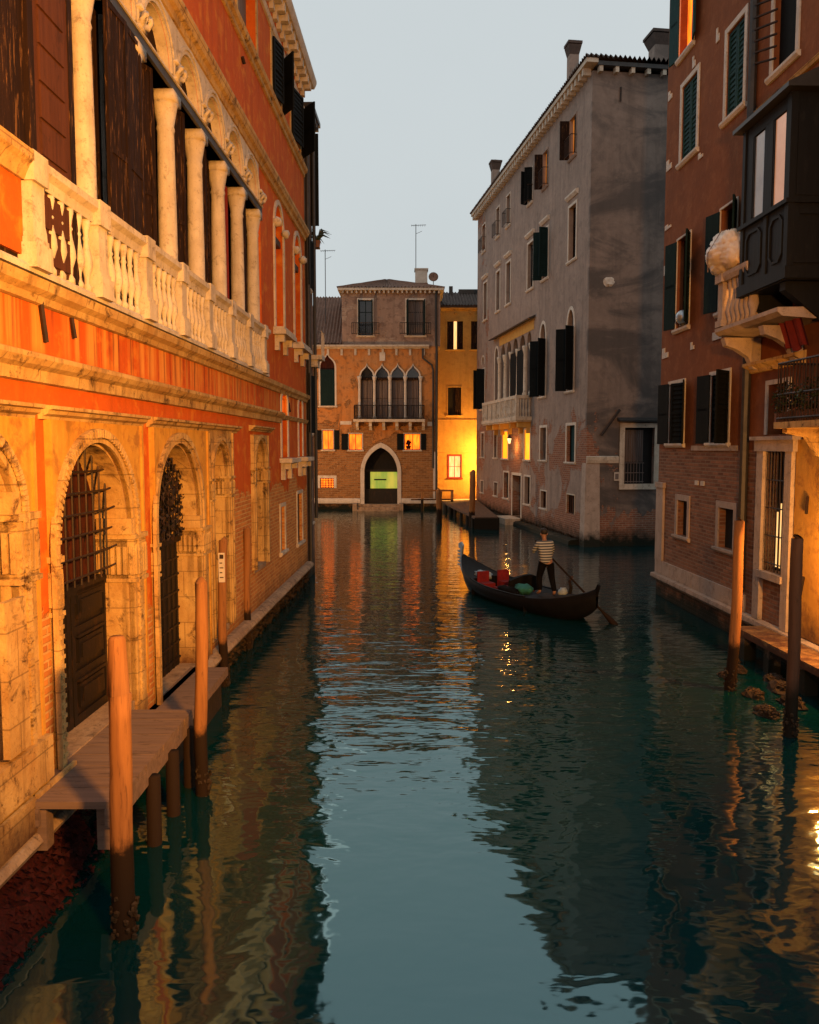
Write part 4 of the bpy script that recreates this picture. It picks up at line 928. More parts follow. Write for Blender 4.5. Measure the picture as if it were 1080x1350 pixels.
m = B.mb(); m.tube([(8.95, -.05, 3.55), (8.97, -.08, 3.2)], .03, 5); m.tube([(8.9, -.05, 1.95), (8.93, -.12, 1.6)], .035, 5); m.tube([(8.5, -.05, 1.55), (8.9, -.08, 1.58)], .015, 5); m.build('iron_hooks', 'iron', rootR)
# base, corner pilaster, ties
B.mb().box(.02, .62, -.07, .01, 1.1, 3.3).build('corner_pilaster', 'stoneR', rootR); B.mb().box(-.02, .68, -.10, .01, 3.3, 3.46).build('pilaster_cap', 'stoneR', rootR)
m = B.mb(); x = .02
for wv in (1.3, 1.7, 1.5, 1.75): m.box(x, x + wv - .015, -.06, .01, .70, 1.1); x += wv
m.build('plinth', 'stoneR', rootR)
B.mb().mould(0, 11, [(.0, .48), (-.14, .5), (-.2, .58), (-.18, .68), (0, .70)]).build('base_ledge', 'stoneR', rootR)
rd = random.Random(9)
for (x, z, a, h) in ((.12, 14.6, .3, .26), (.1, 12.6, .42, .3), (.1, 10.9, .5, .14), (.1, 9.6, .4, .28), (.12, 7.15, .5, .3), (2.0, 14.7, .2, .3), (3.6, 14.6, .18, .35), (2.6, 12.1, .3, .15), (3.9, 7.2, .55, .2), (2.4, 7.15, .25, .2)):
    m = B.mb(); m.box(x, x + a, -.025, 0, z, z + h * .5); m.box(x, x + a * .45, -.026, 0, z + h * .5, z + h); m.build('stone_inset', 'white', rootR)
for x in (3.0, 3.4): B.mb().box(x, x + .22, -.03, 0, 3.5, 3.62).build('stone_inset', 'white', rootR)
B.mb().box(2.7, 5.6, -.04, 0, 4.42, 4.55).build('window_course', 'stoneR', rootR)
B.mb().tube([(5.95, -.1, 18), (5.95, -.1, 7.0), (6.15, -.1, 6.6), (6.15, -.1, 1.2)], .1, 8).build('rain_pipe', 'lead', rootR)
B.mb().mould(6.0, 14, [(.02, 11.9), (-.06, 11.9), (-.1, 11.98), (.02, 12.04)]).build('string_course', 'stoneL', rootR)
B.wall([(0, -1), (0, 18.2), (14.5, 18.2), (14.5, -1)], 'brown', 9)
B.mb().box(-.3, 14.7, -.5, 9.2, 18.2, 18.4).build('eave', 'lead', rootR)
# covered timber bay
by = -.92; u0, u1, zb, zt = 7.55, 9.55, 7.72, 10.95
m = B.mb()
m.box(u0, u1, by, by + .06, zb, 9.02)
for a, c in ((u0, u0 + .42), (8.5, 8.82), (9.36, u1)): m.box(a, c, by, by + .07, 9.02, zt)
m.box(u0 + .42, 8.5, by, by + .07, 10.72, zt); m.box(8.82, 9.36, by, by + .07, 10.72, zt)
m.box(u0, u0 + .06, by + .07, 0, zb, zt); m.box(u1 - .06, u1, by + .07, 0, zb, zt); m.box(u0, u1, by, 0, zb - .12, zb)
m.box(u0 - .05, u1 + .05, by - .08, 0, 8.98, 9.06); m.box(u0 - .05, u1 + .05, by - .06, 0, zb - .10, zb + .12); m.box(8.58, 8.72, by - .03, by, 7.85, 8.98); m.box(u0, u0 + .12, by - .03, by, 7.85, zt); m.box(u1 - .12, u1 + .03, by - .03, by + .1, 7.85, zt)
bay = m.build('timber_bay', 'woodBay', rootR)
m = B.mb()
for a, c in ((7.78, 8.48), (8.82, 9.36)):      # raised eight-sided panels
    ch = .14; z0, z1 = 7.98, 8.86
    o = [(a + ch, z0), (a, z0 + ch), (a, z1 - ch), (a + ch, z1), (c - ch, z1), (c, z1 - ch), (c, z0 + ch), (c - ch, z0), (a + ch, z0)]
    i_ = [(a + ch + .02, z0 + .05), (a + .05, z0 + ch + .02), (a + .05, z1 - ch - .02), (a + ch + .02, z1 - .05), (c - ch - .02, z1 - .05), (c - .05, z1 - ch - .02), (c - .05, z0 + ch + .02), (c - ch - .02, z0 + .05), (a + ch + .02, z0 + .05)]
    m.ring(o, i_, by - .03, by)
m.build('panel_moulding', 'woodBay', bay)
B.mb().mould(u0 - .18, u1 + .2, [(by - .18, zt + .02), (by - .18, zt + .1), (0, zt + .62), (0, zt + .02)]).build('bay_roof', 'lead', bay)
n = NB('pale_curtained_glass', .15, .6); M['glassPale'] = n.done(n.mix(n.mr(n.noise(1.5, 4), .4, .6), (.34, .37, .40), (.26, .28, .31)))
n = NB('peach_curtained_glass', .15, .6); n.p.inputs['Emission Color'].default_value = (1, .42, .2, 1); n.p.inputs['Emission Strength'].default_value = .28; M['glassPeach'] = n.done(n.mix(n.mr(n.noise(1.1, 4), .4, .6), (.42, .30, .24), (.30, .19, .14)))
for a, c, mt in ((u0 + .42, 8.5, 'glassPale'), (8.82, 9.36, 'glassPeach')):
    o = B.mb().box(a + .05, c - .05, by + .03, by + .05, 9.08, 10.70).build('bay_window', mt, bay)
    m = B.mb(); m.box(a, a + .05, by + .01, by + .07, 9.06, 10.72); m.box(c - .05, c, by + .01, by + .07, 9.06, 10.72); m.build('sash', 'woodBay', o)
m = B.mb(); m.box(u1, u1 + .03, by + .1, -.06, 7.9, 7.98); m.box(u1, u1 + .03, by + .1, -.06, 8.78, 8.86); m.box(u1, u1 + .03, by + .1, by + .2, 7.98, 8.78); m.box(u1, u1 + .03, -.16, -.06, 7.98, 8.78); m.box(u1, u1 + .012, by + .12, -.10, 9.12, 10.6); m.build('side_panelling', 'woodBay', bay)
for x in (7.75, 9.15):
    m = B.mb(); m.prism([(x, 6.9), (x, 7.6), (x + .22, 7.6), (x + .22, 6.9)], -.2, 0); m.add([(x, -.2, 6.95), (x + .22, -.2, 6.95), (x + .22, -.85, 7.45), (x, -.85, 7.45), (x, -.2, 7.6), (x + .22, -.2, 7.6), (x + .22, -.85, 7.6), (x, -.85, 7.6)], [(0, 1, 2, 3), (4, 5, 6, 7), (0, 3, 7, 4), (1, 2, 6, 5), (3, 2, 6, 7)]); m.build('corbel', 'woodBay', bay)
# stone balcony beside the bay
m = B.mb(); m.mould(6.35, 9.3, [(0, 6.92), (-.85, 6.98), (-.95, 7.06), (-.95, 7.14), (0, 7.16)])
bal_ = m.build('balcony', 'stoneR', rootR)
def corb(x): 
    m = B.mb(); P_ = [(-.02, 6.2), (-.18, 6.25), (-.3, 6.5), (-.55, 6.66), (-.8, 6.75), (-.85, 6.92), (-.02, 6.92)]; m.mould(x, x + .2, P_); m.build('corbel', 'stoneR', bal_)
corb(6.45); corb(8.3)
m = B.mb(); m.box(6.42, 6.66, -.92, -.68, 7.16, 8.12); m.box(6.36, 6.72, -.98, -.62, 8.12, 8.3); m.box(6.38, 6.7, -.96, -.64, 7.16, 7.3); m.build('pedestal', 'stoneR', bal_)
B.mb().mould(6.7, 7.9, [(-.68, 8.12), (-.92, 8.12), (-.96, 8.22), (-.96, 8.3), (-.66, 8.3)]).build('rail', 'stoneR', bal_)
for i in range(6): B.mb().lathe([(.08, 7.16), (.06, 7.26), (.11, 7.45), (.10, 7.55), (.055, 7.78), (.05, 7.85), (.075, 8.0), (.085, 8.12)], 6.84 + i * .22, -.8, 10).build('baluster', 'stoneR', bal_, True)
for j in range(3): B.mb().lathe([(.08, 7.16), (.06, 7.26), (.11, 7.45), (.10, 7.55), (.055, 7.78), (.05, 7.85), (.075, 8.0), (.085, 8.12)], 6.54, -.55 + j * .2, 10).build('baluster', 'stoneR', bal_, True)
def atR(u, w_, z):
    v = rootR.matrix_basis @ Vector((u, w_, z)); return tuple(v)
def frameR(name, label, cat, u, w_, z, group=None): return thing(name, label, cat, atR(u, w_, z), rootR.rotation_euler.z, group)
rootR.rotation_euler.z = math.atan2(-1, .03)
rootR.matrix_basis = Matrix.Translation((7.6, 25, 0)) @ Matrix.Rotation(math.atan2(-1, .03), 4, 'Z')
# wrapped bundle on the balcony pedestal
t = frameR('wrapped_bundle', 'bulging bundle wrapped in cloudy plastic on the stone balcony corner', 'bundle', 6.55, -.78, 8.3)
m = MB(); rd = random.Random(21); nu, nv = 64, 40; V = []
for j in range(nv + 1):
    ph = math.pi * j / nv
    for i in range(nu):
        a = 2 * math.pi * i / nu; d = Vector((math.sin(ph) * math.cos(a), math.sin(ph) * math.sin(a), math.cos(ph)))
        k = 1 + .22 * noise.noise(d * 1.6 + Vector((3, 1, 7))) - .16 * (1 - min(1, 5 * abs(noise.noise(d * 2.6)))) * .5 - .07 * (1 - min(1, 4 * abs(noise.noise(d * 5.5 + Vector((5, 5, 5)))))) 
        V.append((.10 + .80 * k * d.x, .02 + .45 * k * d.y, .44 + .50 * k * d.z - .10 * d.x))
m.add(V, [(j * nu + i, (j + 1) * nu + i, (j + 1) * nu + (i + 1) % nu, j * nu + (i + 1) % nu) for j in range(nv) for i in range(nu)])
m.build('wrapping', 'plastic', t, True)
m = MB(); m.tube([(.0, -.44, .05), (.05, -.47, .45), (.1, -.2, .93), (.1, .2, .93), (.05, .46, .45)], .012, 5); m.build('cord', 'deck', t)
t = frameR('glass_globe', 'round glass globe standing on the sill of the green shuttered window', 'globe', 1.95, -.08, 7.86)
MB().lathe([(.08, 0), (.09, .04), (.06, .06)], 0, 0, 10).build('stand', 'lead', t); mm_ = MB(); mm_.blob((0, 0, .24), (.2, .2, .2), 1, 10, 0); mm_.build('globe', 'steel', t, True)
# iron balcony with plants further right
t = frameR('iron_balcony', 'black iron railed balcony hanging with plants on the right house', 'balcony', 9.2, 0, 0)
m = MB(); m.box(0, 2.6, -.9, 0, 4.86, 4.98); m.build('slab', 'stoneL', t)
m = MB()
for zz in (5.05, 5.5, 6.08): m.tube([(.05, 0, zz), (.05, -.86, zz), (2.55, -.86, zz)], .022, 5)
for i in range(22): m.tube([(.05 + i * .115, -.86, 4.98), (.05 + i * .115, -.86, 6.08)], .014, 4)
for i in range(7): m.tube([(.05, -.1 - i * .12, 4.98), (.05, -.1 - i * .12, 6.08)], .014, 4)
m.build('railing', 'iron', t)
for x in (.15, 1.9): MB().mould(x, x + .18, [(0, 4.3), (-.15, 4.35), (-.4, 4.7), (-.8, 4.78), (-.8, 4.86), (0, 4.86)]).build('corbel', 'stoneL', t)
def bush(name, label, u, w_, z, rx, rz, seed, n=420, group='plants on the iron balcony', drop=0):
    t = frameR(name, label, 'plant', u, w_, z, group); rd = random.Random(seed); m = MB()
    for i in range(n):
        while 1:
            p = [rd.uniform(-1, 1) for _ in range(3)]
            if sum(q_ * q_ for q_ in p) < 1: break
        x, y, zz = p[0] * rx, p[1] * .24, .25 + rz * .5 + p[2] * rz - drop * abs(p[0]); l = rd.uniform(.05, .11); a = rd.uniform(0, 6.28); b_ = rd.uniform(-.8, .8)
        m.add([(x, y, zz), (x + l * .5 * math.cos(a + .5), y + l * .5 * math.sin(a + .5), zz + l * b_ * .5 + .02), (x + l * math.cos(a), y + l * math.sin(a), zz + l * b_), (x + l * .5 * math.cos(a - .5), y + l * .5 * math.sin(a - .5), zz + l * b_ * .5 - .01)], [(0, 1, 2, 3)])
    m.build('leaves', 'leaf', t); MB().box(-rx * .7, rx * .7, -.1, .1, 0, .2).build('planter', 'pot', t)
    m = MB()
    for i in range(5): m.tube([(rd.uniform(-.3, .3) * rx, 0, .15), (rd.uniform(-.7, .7) * rx, rd.uniform(-.1, .1), .2 + rz * rd.random())], .008, 4)
    m.build('stems', 'poleD', t)
bush('potted_plant', 'leafy plant at the far end of the iron balcony', 9.35, -.72, 4.98, .42, .34, 31)
bush('potted_plant', 'larger dark plant spilling over the middle of the iron balcony', 10.3, -.72, 4.98, .6, .36, 32)
t = frameR('awning_cloth', 'dark red cloth hanging under the timber bay', 'cloth', 8.5, -.32, 6.42)
m = MB(); k = 10
V = []
for j in range(2):
    for i in range(k + 1): V.append((-.1 + .9 * i / k, -.04 * math.sin(i * 1.9) - .25 * j, j * .75 + (0 if j else .05 * math.sin(i))))
m.add(V, [(i, i + 1, i + k + 2, i + k + 1) for i in range(k)]); m.add([(x, y + .015, z) for x, y, z in V], [(i, i + 1, i + k + 2, i + k + 1) for i in range(k)])
m.build('cloth', 'curtainRd', t)

# ------------------------------------------------------------------ mooring poles, docks
def pole(label, x, y, top, r, mat='pole', lean=(0, 0), taper=.0, group='mooring poles along the canal', name='mooring_pole'):
    t = thing(name, label, 'pole', (x, y, 0), 0, group); rd = random.Random(int(x * 100 + y * 10)); m = MB(); P = []; Q = []
    k = 14
    for i in range(k + 1):
        z = -1 + (top + 1) * i / k; f_ = max(0, z) / top
        P.append((lean[0] * f_ + .02 * math.sin(z * 1.7 + x) + rd.uniform(-.004, .004), lean[1] * f_ + .02 * math.sin(z * 1.3 + y) + rd.uniform(-.008, .008), z)); Q.append(r * (1 - .08 * f_) * (1 + rd.uniform(-.03, .03)))
    if taper: P.append((lean[0], lean[1], top + .0001)); Q[-1] = r * .96; P.append((lean[0], lean[1], top + .5)); Q += [r * .955, r * .72]; P.append((lean[0], lean[1], top + .53)); Q.append(r * .55)
    else: P.append((lean[0], lean[1], top + .02)); Q.append(r * .8)
    m.tube(P, Q, 14); m.build('shaft', mat, t, True)
    m = MB()                                     # crust of weed and shells at the waterline
    for i in range(60):
        a = rd.uniform(0, 6.28); z = rd.uniform(-.05, .42); s_ = rd.uniform(.012, .03)
        m.blob(((r + .005) * math.cos(a), (r + .005) * math.sin(a), z), (s_, s_, s_ * 1.3), i, 3, .4)
    m.build('crust', 'weedD', t)
    return t
pole('thick orange lit mooring pole with tapered head at the near dock corner', -2.63, 7.25, 2.28, .105, taper=.5)
pole('mooring pole standing behind the dock, before the studded door', -2.68, 10.35, 2.78, .085)
pt = pole('mooring pole carrying a small white notice on the left bank', -3.5, 15.2, 2.78, .085)
MB().box(-.05, .065, -.105, -.088, 2.0, 2.55).build('notice', 'white', pt)
m = MB()
for i in range(5): m.box(-.03, .04 - .02 * (i % 2), -.108, -.104, 2.08 + i * .09, 2.10 + i * .09)
m.box(-.03, .045, -.108, -.104, 2.46, 2.52); m.build('notice_print', 'iron', pt)
pole('slim mooring pole before the exposed brick of the orange palace', -3.62, 18.1, 2.7, .085)
pole('dark mooring pole by the wooden railing at the canal end', 1.75, 48.5, 2.0, .16, lean=(0, .0))
pole('tall mooring pole at the corner of the dark jetty', 3.55, 46.2, 3.15, .18)
pole('pale leaning mooring pole before the brown house small windows', 5.97, 14.95, 3.15, .10, lean=(.14, .1))
pole('dark weathered mooring pole at the lit doorway dock', 5.95, 12.5, 3.1, .098, 'poleD', lean=(.04, .05))
# wooden dock before the panelled door
t = thing('wooden_dock', 'grey plank dock on posts below the panelled door', 'dock', (-3.4, 9.2, 0))
m = MB(); rd = random.Random(2); y = 7.92
while y < 10.75:
    wv = rd.uniform(.26, .36); y2 = min(y + wv, 10.82); a = -3.98 + .0235 * (y - 5) ; m.box(-3.93 + .023 * (y - 7.5) + 3.4 - .02, -2.93 + 3.4 + rd.uniform(-.008, .008), y - 9.2, y2 - 9.2 - .012, .90 + rd.uniform(0, .006), .975); y = y2
m.build('deck', 'deck', t)
MB().box(.36, .47, -1.3, 1.62, .72, .90).build('beam', 'deck', t); MB().box(-.40, -.30, -1.3, 1.62, .72, .90).build('beam', 'deck', t)
for x, y in ((.34, -1.14), (-.34, -1.16)): MB().box(x - .09, x + .09, y - .08, y + .08, .45, .9).build('bracket_leg', 'deck', t)
for x, y in ((.5, -.2), (.5, .55), (.48, 1.4)): MB().tube([(x, y, -1), (x, y, .8)], [.085, .08], 10).build('leg', 'pole', t, True)
t = thing('stone_landing', 'small weathered stone landing before the studded black door', 'landing', (-3.5, 13.1, 0))
m = MB(); m.box(-.34, .32, -1.9, 1.0, .52, .66); m.build('slab', 'deck', t); m = MB(); m.box(-.34, .22, -1.8, .9, -1, .52); m.build('base', 'weedD', t)
# right dock
t = frameR('stone_dock', 'stone slab dock glowing in lamp light at the right doorway', 'dock', 8.3, -.6, 0)
m = MB(); m.box(-.75, 3.4, -.22, .4, .52, .66); m.build('slab', 'stoneL', t)
for x in (-.6, .5, 1.9): MB().box(x, x + .22, -.15, .1, -1, .52).build('pier', 'stoneR', t)
rd = random.Random(77)
RK = [('weed crusted rock beside the dark pole', 7.9, -1.35, .2), ('flat rock at the foot of the leaning pole', 7.2, -1.1, .15), ('barnacled rock under the stone dock edge', 9.3, -1.1, .26), ('low wet rock below the dock slab', 10.1, -1.3, .24), ('broken rock nearest the water under the dock', 9.6, -1.75, .2), ('small shelly rock between the two right poles', 8.3, -1.75, .14), ('outermost flat rock in the lamp reflection', 10.6, -2.0, .22), ('rough rock close under the lit doorway', 8.7, -.95, .22)]
for i, (lb, u, w_, r) in enumerate(RK):
    t = frameR('rock', lb, 'rock', u + .8, w_ + .1, -.04, 'rocks at the right waterline'); r *= .8; m = MB(); m.blob((0, 0, .02), (r * 1.7, r * 1.1, r * .9), i + 50, 7, .28)
    for j in range(40):
        a = rd.uniform(0, 6.28); q_ = rd.uniform(.2, 1); m.blob((r * 1.5 * q_ * math.cos(a), r * q_ * math.sin(a), .02 + r * .85 * math.sqrt(max(0, 1 - q_ * q_))), (.035, .035, .03), j, 3, .4)
    m.build('rock_body', 'weedD', t)
# far wooden jetty and railing
t = thing('wooden_jetty', 'dark boarded jetty running to the lit quay', 'jetty', (4, 50, 0))
m = MB(); P_ = [(-.4, -5), (.9, -5), (.95, 10.2), (-1.7, 8.6), (-1.2, 3)]; m.plan(P_, .55, .68); m.build('deck', 'jetty', t)
m = MB(); m.box(-.42, .92, -5.06, -5.0, -.5, .62); m.add([(-.44, -5, -.5), (-1.24, 3, -.5), (-1.24, 3, .05), (-.44, -5, .05)], [(0, 1, 2, 3)]) if False else None; m.box(.92, .96, -5, -1, -.5, .62); m.build('skirt_boards', 'poleD', t)
for x, y in ((-.45, -4.2), (-.62, -2.4), (-.85, -.2), (-1.1, 2.0), (-1.3, 4.2), (-1.5, 6.5), (.8, -3), (.8, 1), (.8, 5)): MB().tube([(x, y, -1), (x, y, .56)], .1, 8).build('leg', 'poleD', t, True)
t = thing('wooden_railing', 'weathered wooden railing over the water beside the portal steps', 'railing', (1.5, 57.6, 0))
MB().box(-1.5, 1.6, -.08, .08, 1.42, 1.54).build('rail', 'pole', t); MB().box(-1.4, 1.5, -.05, .05, .8, .9).build('rail', 'pole', t)
for x in (-.6, .7, 1.5): MB().tube([(x, .0, -1), (x, 0, 1.45)], .1, 8).build('post', 'pole', t, True)

# ------------------------------------------------------------------ gondola
bow = Vector((1.75, 26.6, 0)); stern = Vector((4.75, 20.5, 0)); ctr = (bow + stern) / 2; d_ = bow - stern; LN = d_.length; ang = math.atan2(d_.y, d_.x)
gt = thing('gondola', 'black gondola with red seats and upswept ends moored in mid canal', 'boat', tuple(ctr), ang)
HL = LN / 2; NS = 36
def hb(s): return .80 * max(0.02, (1 - abs(s) ** 2.4)) ** .75
def sheer(s): return .40 + (.62 * s ** 3.0 if s > 0 else .50 * (-s) ** 3.0)
def keel(s): return -.16 + max(0, abs(s) - .55) ** 2 * (3.3 if s > 0 else 2.9)
m = MB(); V = []
for i in range(NS + 1):
    s = -1 + 2 * i / NS; b_ = hb(s); zs = sheer(s); zk = min(keel(s), zs - .05); x = s * HL
    for (ky, kz) in ((1, 1), (.93, .55), (.66, .12), (0, 0), (-.66, .12), (-.93, .55), (-1, 1)): V.append((x, b_ * ky, zk + (zs - zk) * kz))
    for (ky, kz) in ((-.93, 1.0), (-.80, .45), (0, .3), (.80, .45), (.93, 1.0)): V.append((x, b_ * ky, zk + (zs - zk) * kz))
K = 12
m.add(V, [(i * K + j, i * K + (j + 1) % K, (i + 1) * K + (j + 1) % K, (i + 1) * K + j) for i in range(NS) for j in range(K)])
m.build('hull', 'hull', gt, True)
for nm, s0, s1 in (('foredeck', .52, .985), ('aftdeck', -.985, -.34)):
    m = MB(); V = []; k = 12
    for i in range(k + 1):
        s = s0 + (s1 - s0) * i / k; b_ = hb(s) * .95; z = sheer(s)
        V += [(s * HL, b_, z - .01), (s * HL, b_ * .5, z + .035), (s * HL, 0, z + .05), (s * HL, -b_ * .5, z + .035), (s * HL, -b_, z - .01)]
    m.add(V, [(i * 5 + j, (i + 1) * 5 + j, (i + 1) * 5 + j + 1, i * 5 + j + 1) for i in range(k) for j in range(4)])
    s = s0 if s0 > 0 else s1; b_ = hb(s) * .94; m.add([(s * HL, -b_, 0), (s * HL, b_, 0), (s * HL, b_, sheer(s)), (s * HL, 0, sheer(s) + .05), (s * HL, -b_, sheer(s))], [(0, 1, 2, 3, 4)])
    m.build(nm, 'hull', gt)
m = MB()                                       # bow iron
fp = [(HL - .20, .45), (HL - .02, .75), (HL + .03, 1.0), (HL - .02, 1.30), (HL + .08, 1.42), (HL + .26, 1.36), (HL + .24, 1.22), (HL + .14, 1.2)]
for i in range(5): z = 1.14 - i * .11; fp += [(HL + .14, z), (HL + .30, z - .01), (HL + .30, z - .06), (HL + .14, z - .07)]
fp += [(HL + .10, .52), (HL - .05, .38)]
m.prism(fp, -.03, .03); m.build('bow_iron', 'steel', gt)
MB().prism([(-HL + .02, .72), (-HL - .10, 1.02), (-HL - .03, 1.06), (-HL + .12, .80)], -.03, .03).build('stern_curl', 'hull', gt)
m = MB(); m.box(.05, .72, -.5, .5, .28, .40); m.build('bench', 'redcl', gt)
m = MB(); V = []
for i in range(9):
    a = -1 + 2 * i / 8; V += [(-.02 - .12 * (1 - a * a), .5 * a, .36), (-.10 - .16 * (1 - a * a), .5 * a, .72 + .16 * (1 - a * a)), (-.18 - .16 * (1 - a * a), .5 * a, .70 + .16 * (1 - a * a)), (-.10 - .12 * (1 - a * a), .5 * a, .36)]
m.add(V, [(i * 4 + j, (i + 1) * 4 + j, (i + 1) * 4 + (j + 1) % 4, i * 4 + (j + 1) % 4) for i in range(8) for j in range(4)]); m.build('backrest', 'hull', gt)
for x, y in ((1.15, .36), (1.15, -.36)):
    m = MB(); m.box(x, x + .42, y - .2, y + .2, .16, .42); st = m.build('seat', 'redcl', gt); MB().box(x + .36, x + .42, y - .2, y + .2, .42, .74).build('backrest', 'redcl', st)
m = MB(); m.blob((-.55, .28, .5), (.34, .26, .15), 12, 7, .2); m.build('covered_cushion', 'tealcl', gt, True)
m = MB(); m.blob((-.15, .55, .44), (.5, .17, .10), 13, 7, .25); m.build('folded_tarpaulin', 'trous', gt, True)
m = MB(); m.blob((1.95, .1, .55), (.36, .26, .13), 14, 7, .25); m.build('bow_cover', 'palecl', gt, True)
MB().blob((-1.75, -.15, .56), (.14, .12, .14), 15, 6, .3).build('bucket', 'palecl', gt, True)
m = MB()
for s_ in (-1, 1):
    P_ = [((-.36 + .9 * i / 12) * HL, s_ * hb(-.36 + .9 * i / 12) * .97, sheer(-.36 + .9 * i / 12) + .015) for i in range(13)]
    m.tube(P_, .028, 5)
m.build('gunwale', 'hull', gt)
MB().tube([(-1.35, -.70, .38), (-1.36, -.74, .6), (-1.30, -.72, .78), (-1.42, -.74, .92)], [.06, .05, .045, .03], 7).build('oarlock', 'poleD', gt)

# gondolier
def skin(name, verts, edges, radii, mat, par, root=0, sub=2):
    me = bpy.data.meshes.new(name); me.from_pydata(verts, edges, []); o = bpy.data.objects.new(name, me); col.objects.link(o); o.parent = par
    me.materials.append(M[mat]); md = o.modifiers.new('skin', 'SKIN'); md.use_smooth_shade = True
    for i, v in enumerate(me.skin_vertices[0].data):
        r = radii[i]; v.radius = r if isinstance(r, tuple) else (r, r); v.use_root = i == root
    sb = o.modifiers.new('sub', 'SUBSURF'); sb.levels = sb.render_levels = sub; return o
gm = Matrix.Translation(ctr) @ Matrix.Rotation(ang, 4, 'Z')
pz = sheer(-.5) + .03
pp = gm @ Vector((-1.55, .25, pz))
pr = thing('person', 'gondolier in a striped top and dark trousers standing at the stern with an oar', 'person', tuple(pp), ang + R(-8))
# local: +x forward to the bow, z up; rowing, leaning a little forward
V = [(0, 0, .92), (.03, 0, 1.1), (.08, 0, 1.32), (.11, 0, 1.46), (.13, 0, 1.53), (.16, 0, 1.63), (.17, 0, 1.74)]
E = [(0, 1), (1, 2), (2, 3), (3, 4), (4, 5), (5, 6)]; Rr = [(.12, .09), (.11, .09), (.12, .10), (.065, .06), .055, (.085, .10), (.07, .085)]
def limb(start, pts, rs):
    p = start
    for q_, r_ in zip(pts, rs): V.append(q_); Rr.append(r_); E.append((p, len(V) - 1)); p = len(V) - 1
    return p
hl = limb(2, [(.10, .19, 1.42), (.26, .25, 1.18), (.46, .12, 1.16), (.54, .08, 1.16)], [.062, .048, .036, .034])
hr = limb(2, [(.10, -.19, 1.42), (.22, -.30, 1.20), (.36, -.36, 1.04), (.42, -.37, 1.0)], [.062, .048, .036, .034])
limb(0, [(.02, .11, .86), (.14, .14, .48), (.06, .15, .10), (.20, .16, .04)], [.10, .065, .045, .04])
limb(0, [(-.02, -.11, .86), (-.06, -.14, .48), (-.22, -.15, .10), (-.10, -.17, .04)], [.10, .065, .045, .04])
for hnd, s_ in ((hl, 1), (hr, -1)):
    bx, by_, bz = V[hnd]
    for k in range(4): limb(hnd, [(bx + .045, by_ + s_ * (-.03 + .02 * k), bz - .005), (bx + .075 - .004 * abs(k - 1), by_ + s_ * (-.03 + .02 * k), bz - .035), (bx + .055, by_ + s_ * (-.028 + .02 * k), bz - .06)], [.010, .009, .008])
    limb(hnd, [(bx + .02, by_ - s_ * .04, bz + .02), (bx + .05, by_ - s_ * .045, bz + .005)], [.011, .009])
body = skin('body', V, E, Rr, 'skin', pr)
skin('striped_shirt', [(0, 0, .80), (.03, 0, 1.1), (.08, 0, 1.33), (.11, 0, 1.47), (.10, .20, 1.42), (.26, .255, 1.18), (.40, .16, 1.165), (.10, -.20, 1.42), (.22, -.305, 1.20), (.33, -.345, 1.08)],
     [(0, 1), (1, 2), (2, 3), (2, 4), (4, 5), (5, 6), (2, 7), (7, 8), (8, 9)], [(.205, .15), (.19, .14), (.20, .15), (.10, .09), .085, .066, .05, .085, .066, .05], 'shirt', pr)
skin('trousers', [(0, 0, 1.0), (.02, .11, .84), (.14, .14, .48), (.06, .15, .12), (-.02, -.11, .84), (-.06, -.14, .48), (-.22, -.15, .12)], [(0, 1), (1, 2), (2, 3), (0, 4), (4, 5), (5, 6)], [(.18, .135), .125, .09, .07, .125, .09, .07], 'trous', pr)
m = MB(); m.blob((.15, 0, 1.73), (.115, .10, .10), 3, 8, .05); m.build('hair', 'hair', pr, True)
m = MB(); m.blob((.262, .0, 1.66), (.022, .014, .024), 1, 5, 0); m.build('nose', 'skin', body, True)
m = MB(); m.blob((.245, .034, 1.69), (.012, .014, .010), 1, 5, 0); m.blob((.245, -.034, 1.69), (.012, .014, .010), 1, 5, 0); m.blob((.245, 0, 1.615), (.012, .028, .008), 1, 5, 0); m.build('eyes_and_mouth', 'hair', body, True)
m = MB(); m.blob((.15, .098, 1.66), (.03, .012, .035), 1, 5, 0); m.build('ear', 'skin', body, True)
m = MB(); m.blob((.15, -.098, 1.66), (.03, .012, .035), 1, 5, 0); m.build('ear', 'skin', body, True)
pm = Matrix.Translation(pp) @ Matrix.Rotation(ang + R(-8), 4, 'Z')
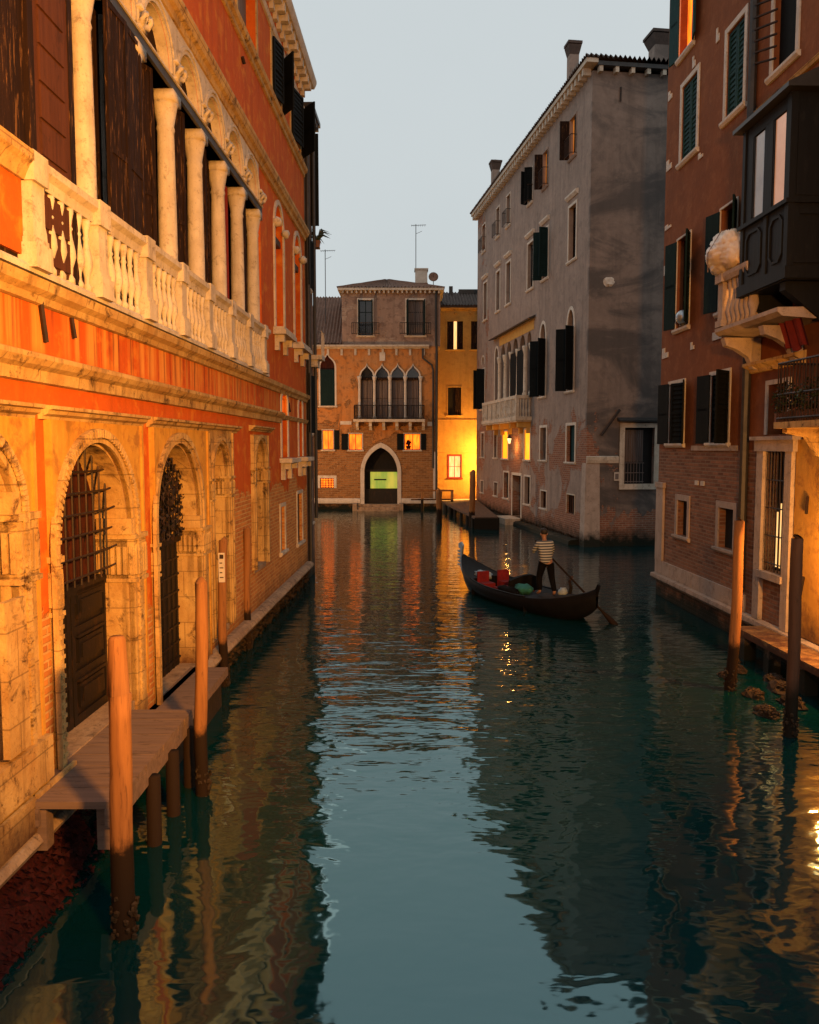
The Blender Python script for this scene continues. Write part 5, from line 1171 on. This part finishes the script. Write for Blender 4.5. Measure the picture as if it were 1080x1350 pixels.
a0 = pm @ Vector((.56, .02, 1.13)); a1 = pm @ Vector((.45, -.38, .97)); ow = Vector((5.46, 20.35, -.25))
ot = thing('oar', 'long wooden oar trailing from the gondolier into the water behind the stern', 'oar', tuple(a1), 0)
dv = (ow - a1); m = MB(); m.tube([tuple(-dv.normalized() * .75), (0, 0, 0), tuple(dv * .7)], [.022, .026, .03], 8); m.build('shaft', 'pole', ot, True)
m = MB(); m.tube([tuple(dv * .7), tuple(dv * .8), tuple(dv)], [.03, .075, .085], 8); m.build('blade', 'pole', ot, True)

# ------------------------------------------------------------------ street and wall lamps of the place
lamp((2.2, .9, 6.2), 19500, 'street_lamp', 'shaded post lamp on the bridge end aimed at the orange palace', None, rad=.3, pole=True, colr=(1, .40, .06), aim=((-3.75, 16.5, 7.6), 104))
def lampR(u, w_, z, p, label): v = atR(u, w_, z); return lamp(v, p, 'wall_lamp', label, (.0 - (w_ + .0) * 1.0, 0), rad=.08)
lampR(10.75, -.5, 2.9, 560, 'wall lamp on the right house beside the lit doorway')
lampR(7.35, -.34, 8.9, 120, 'small wall lamp behind the timber bay over the stone balcony')
v = Matrix.Translation((gx0, gy0, 0)) @ Matrix.Rotation(math.atan2(-1, .134), 4, 'Z') @ Vector((11.2, -.45, 4.9))
lamp(tuple(v), 70, 'wall_lamp', 'wall lamp under the balcony of the grey house between two lit windows', (.45, 0), rad=.08)
lamp((6.1, 62.3, 3.9), 3000, 'street_lamp', 'post lamp on the quay hidden behind the grey house corner', None, rad=.15, pole=True, colr=(1, .47, .085))
lamp((-7.6, 51.5, 5.5), 2500, 'street_lamp', 'post lamp on the side quay hidden behind the orange palace', None, rad=.2, pole=True)
q = MB().plan([(-30, 49), (-7.2, 49), (-7.2, 59.4), (-30, 59.4)], -1, .6).build('quay', 'stoneB'); q['kind'] = 'structure'
q = MB().plan([(1.4, -4), (5, -4), (5, 1.5), (1.4, 1.5)], -1, 2.6).build('bridge_abutment', 'stoneB'); q['kind'] = 'structure'
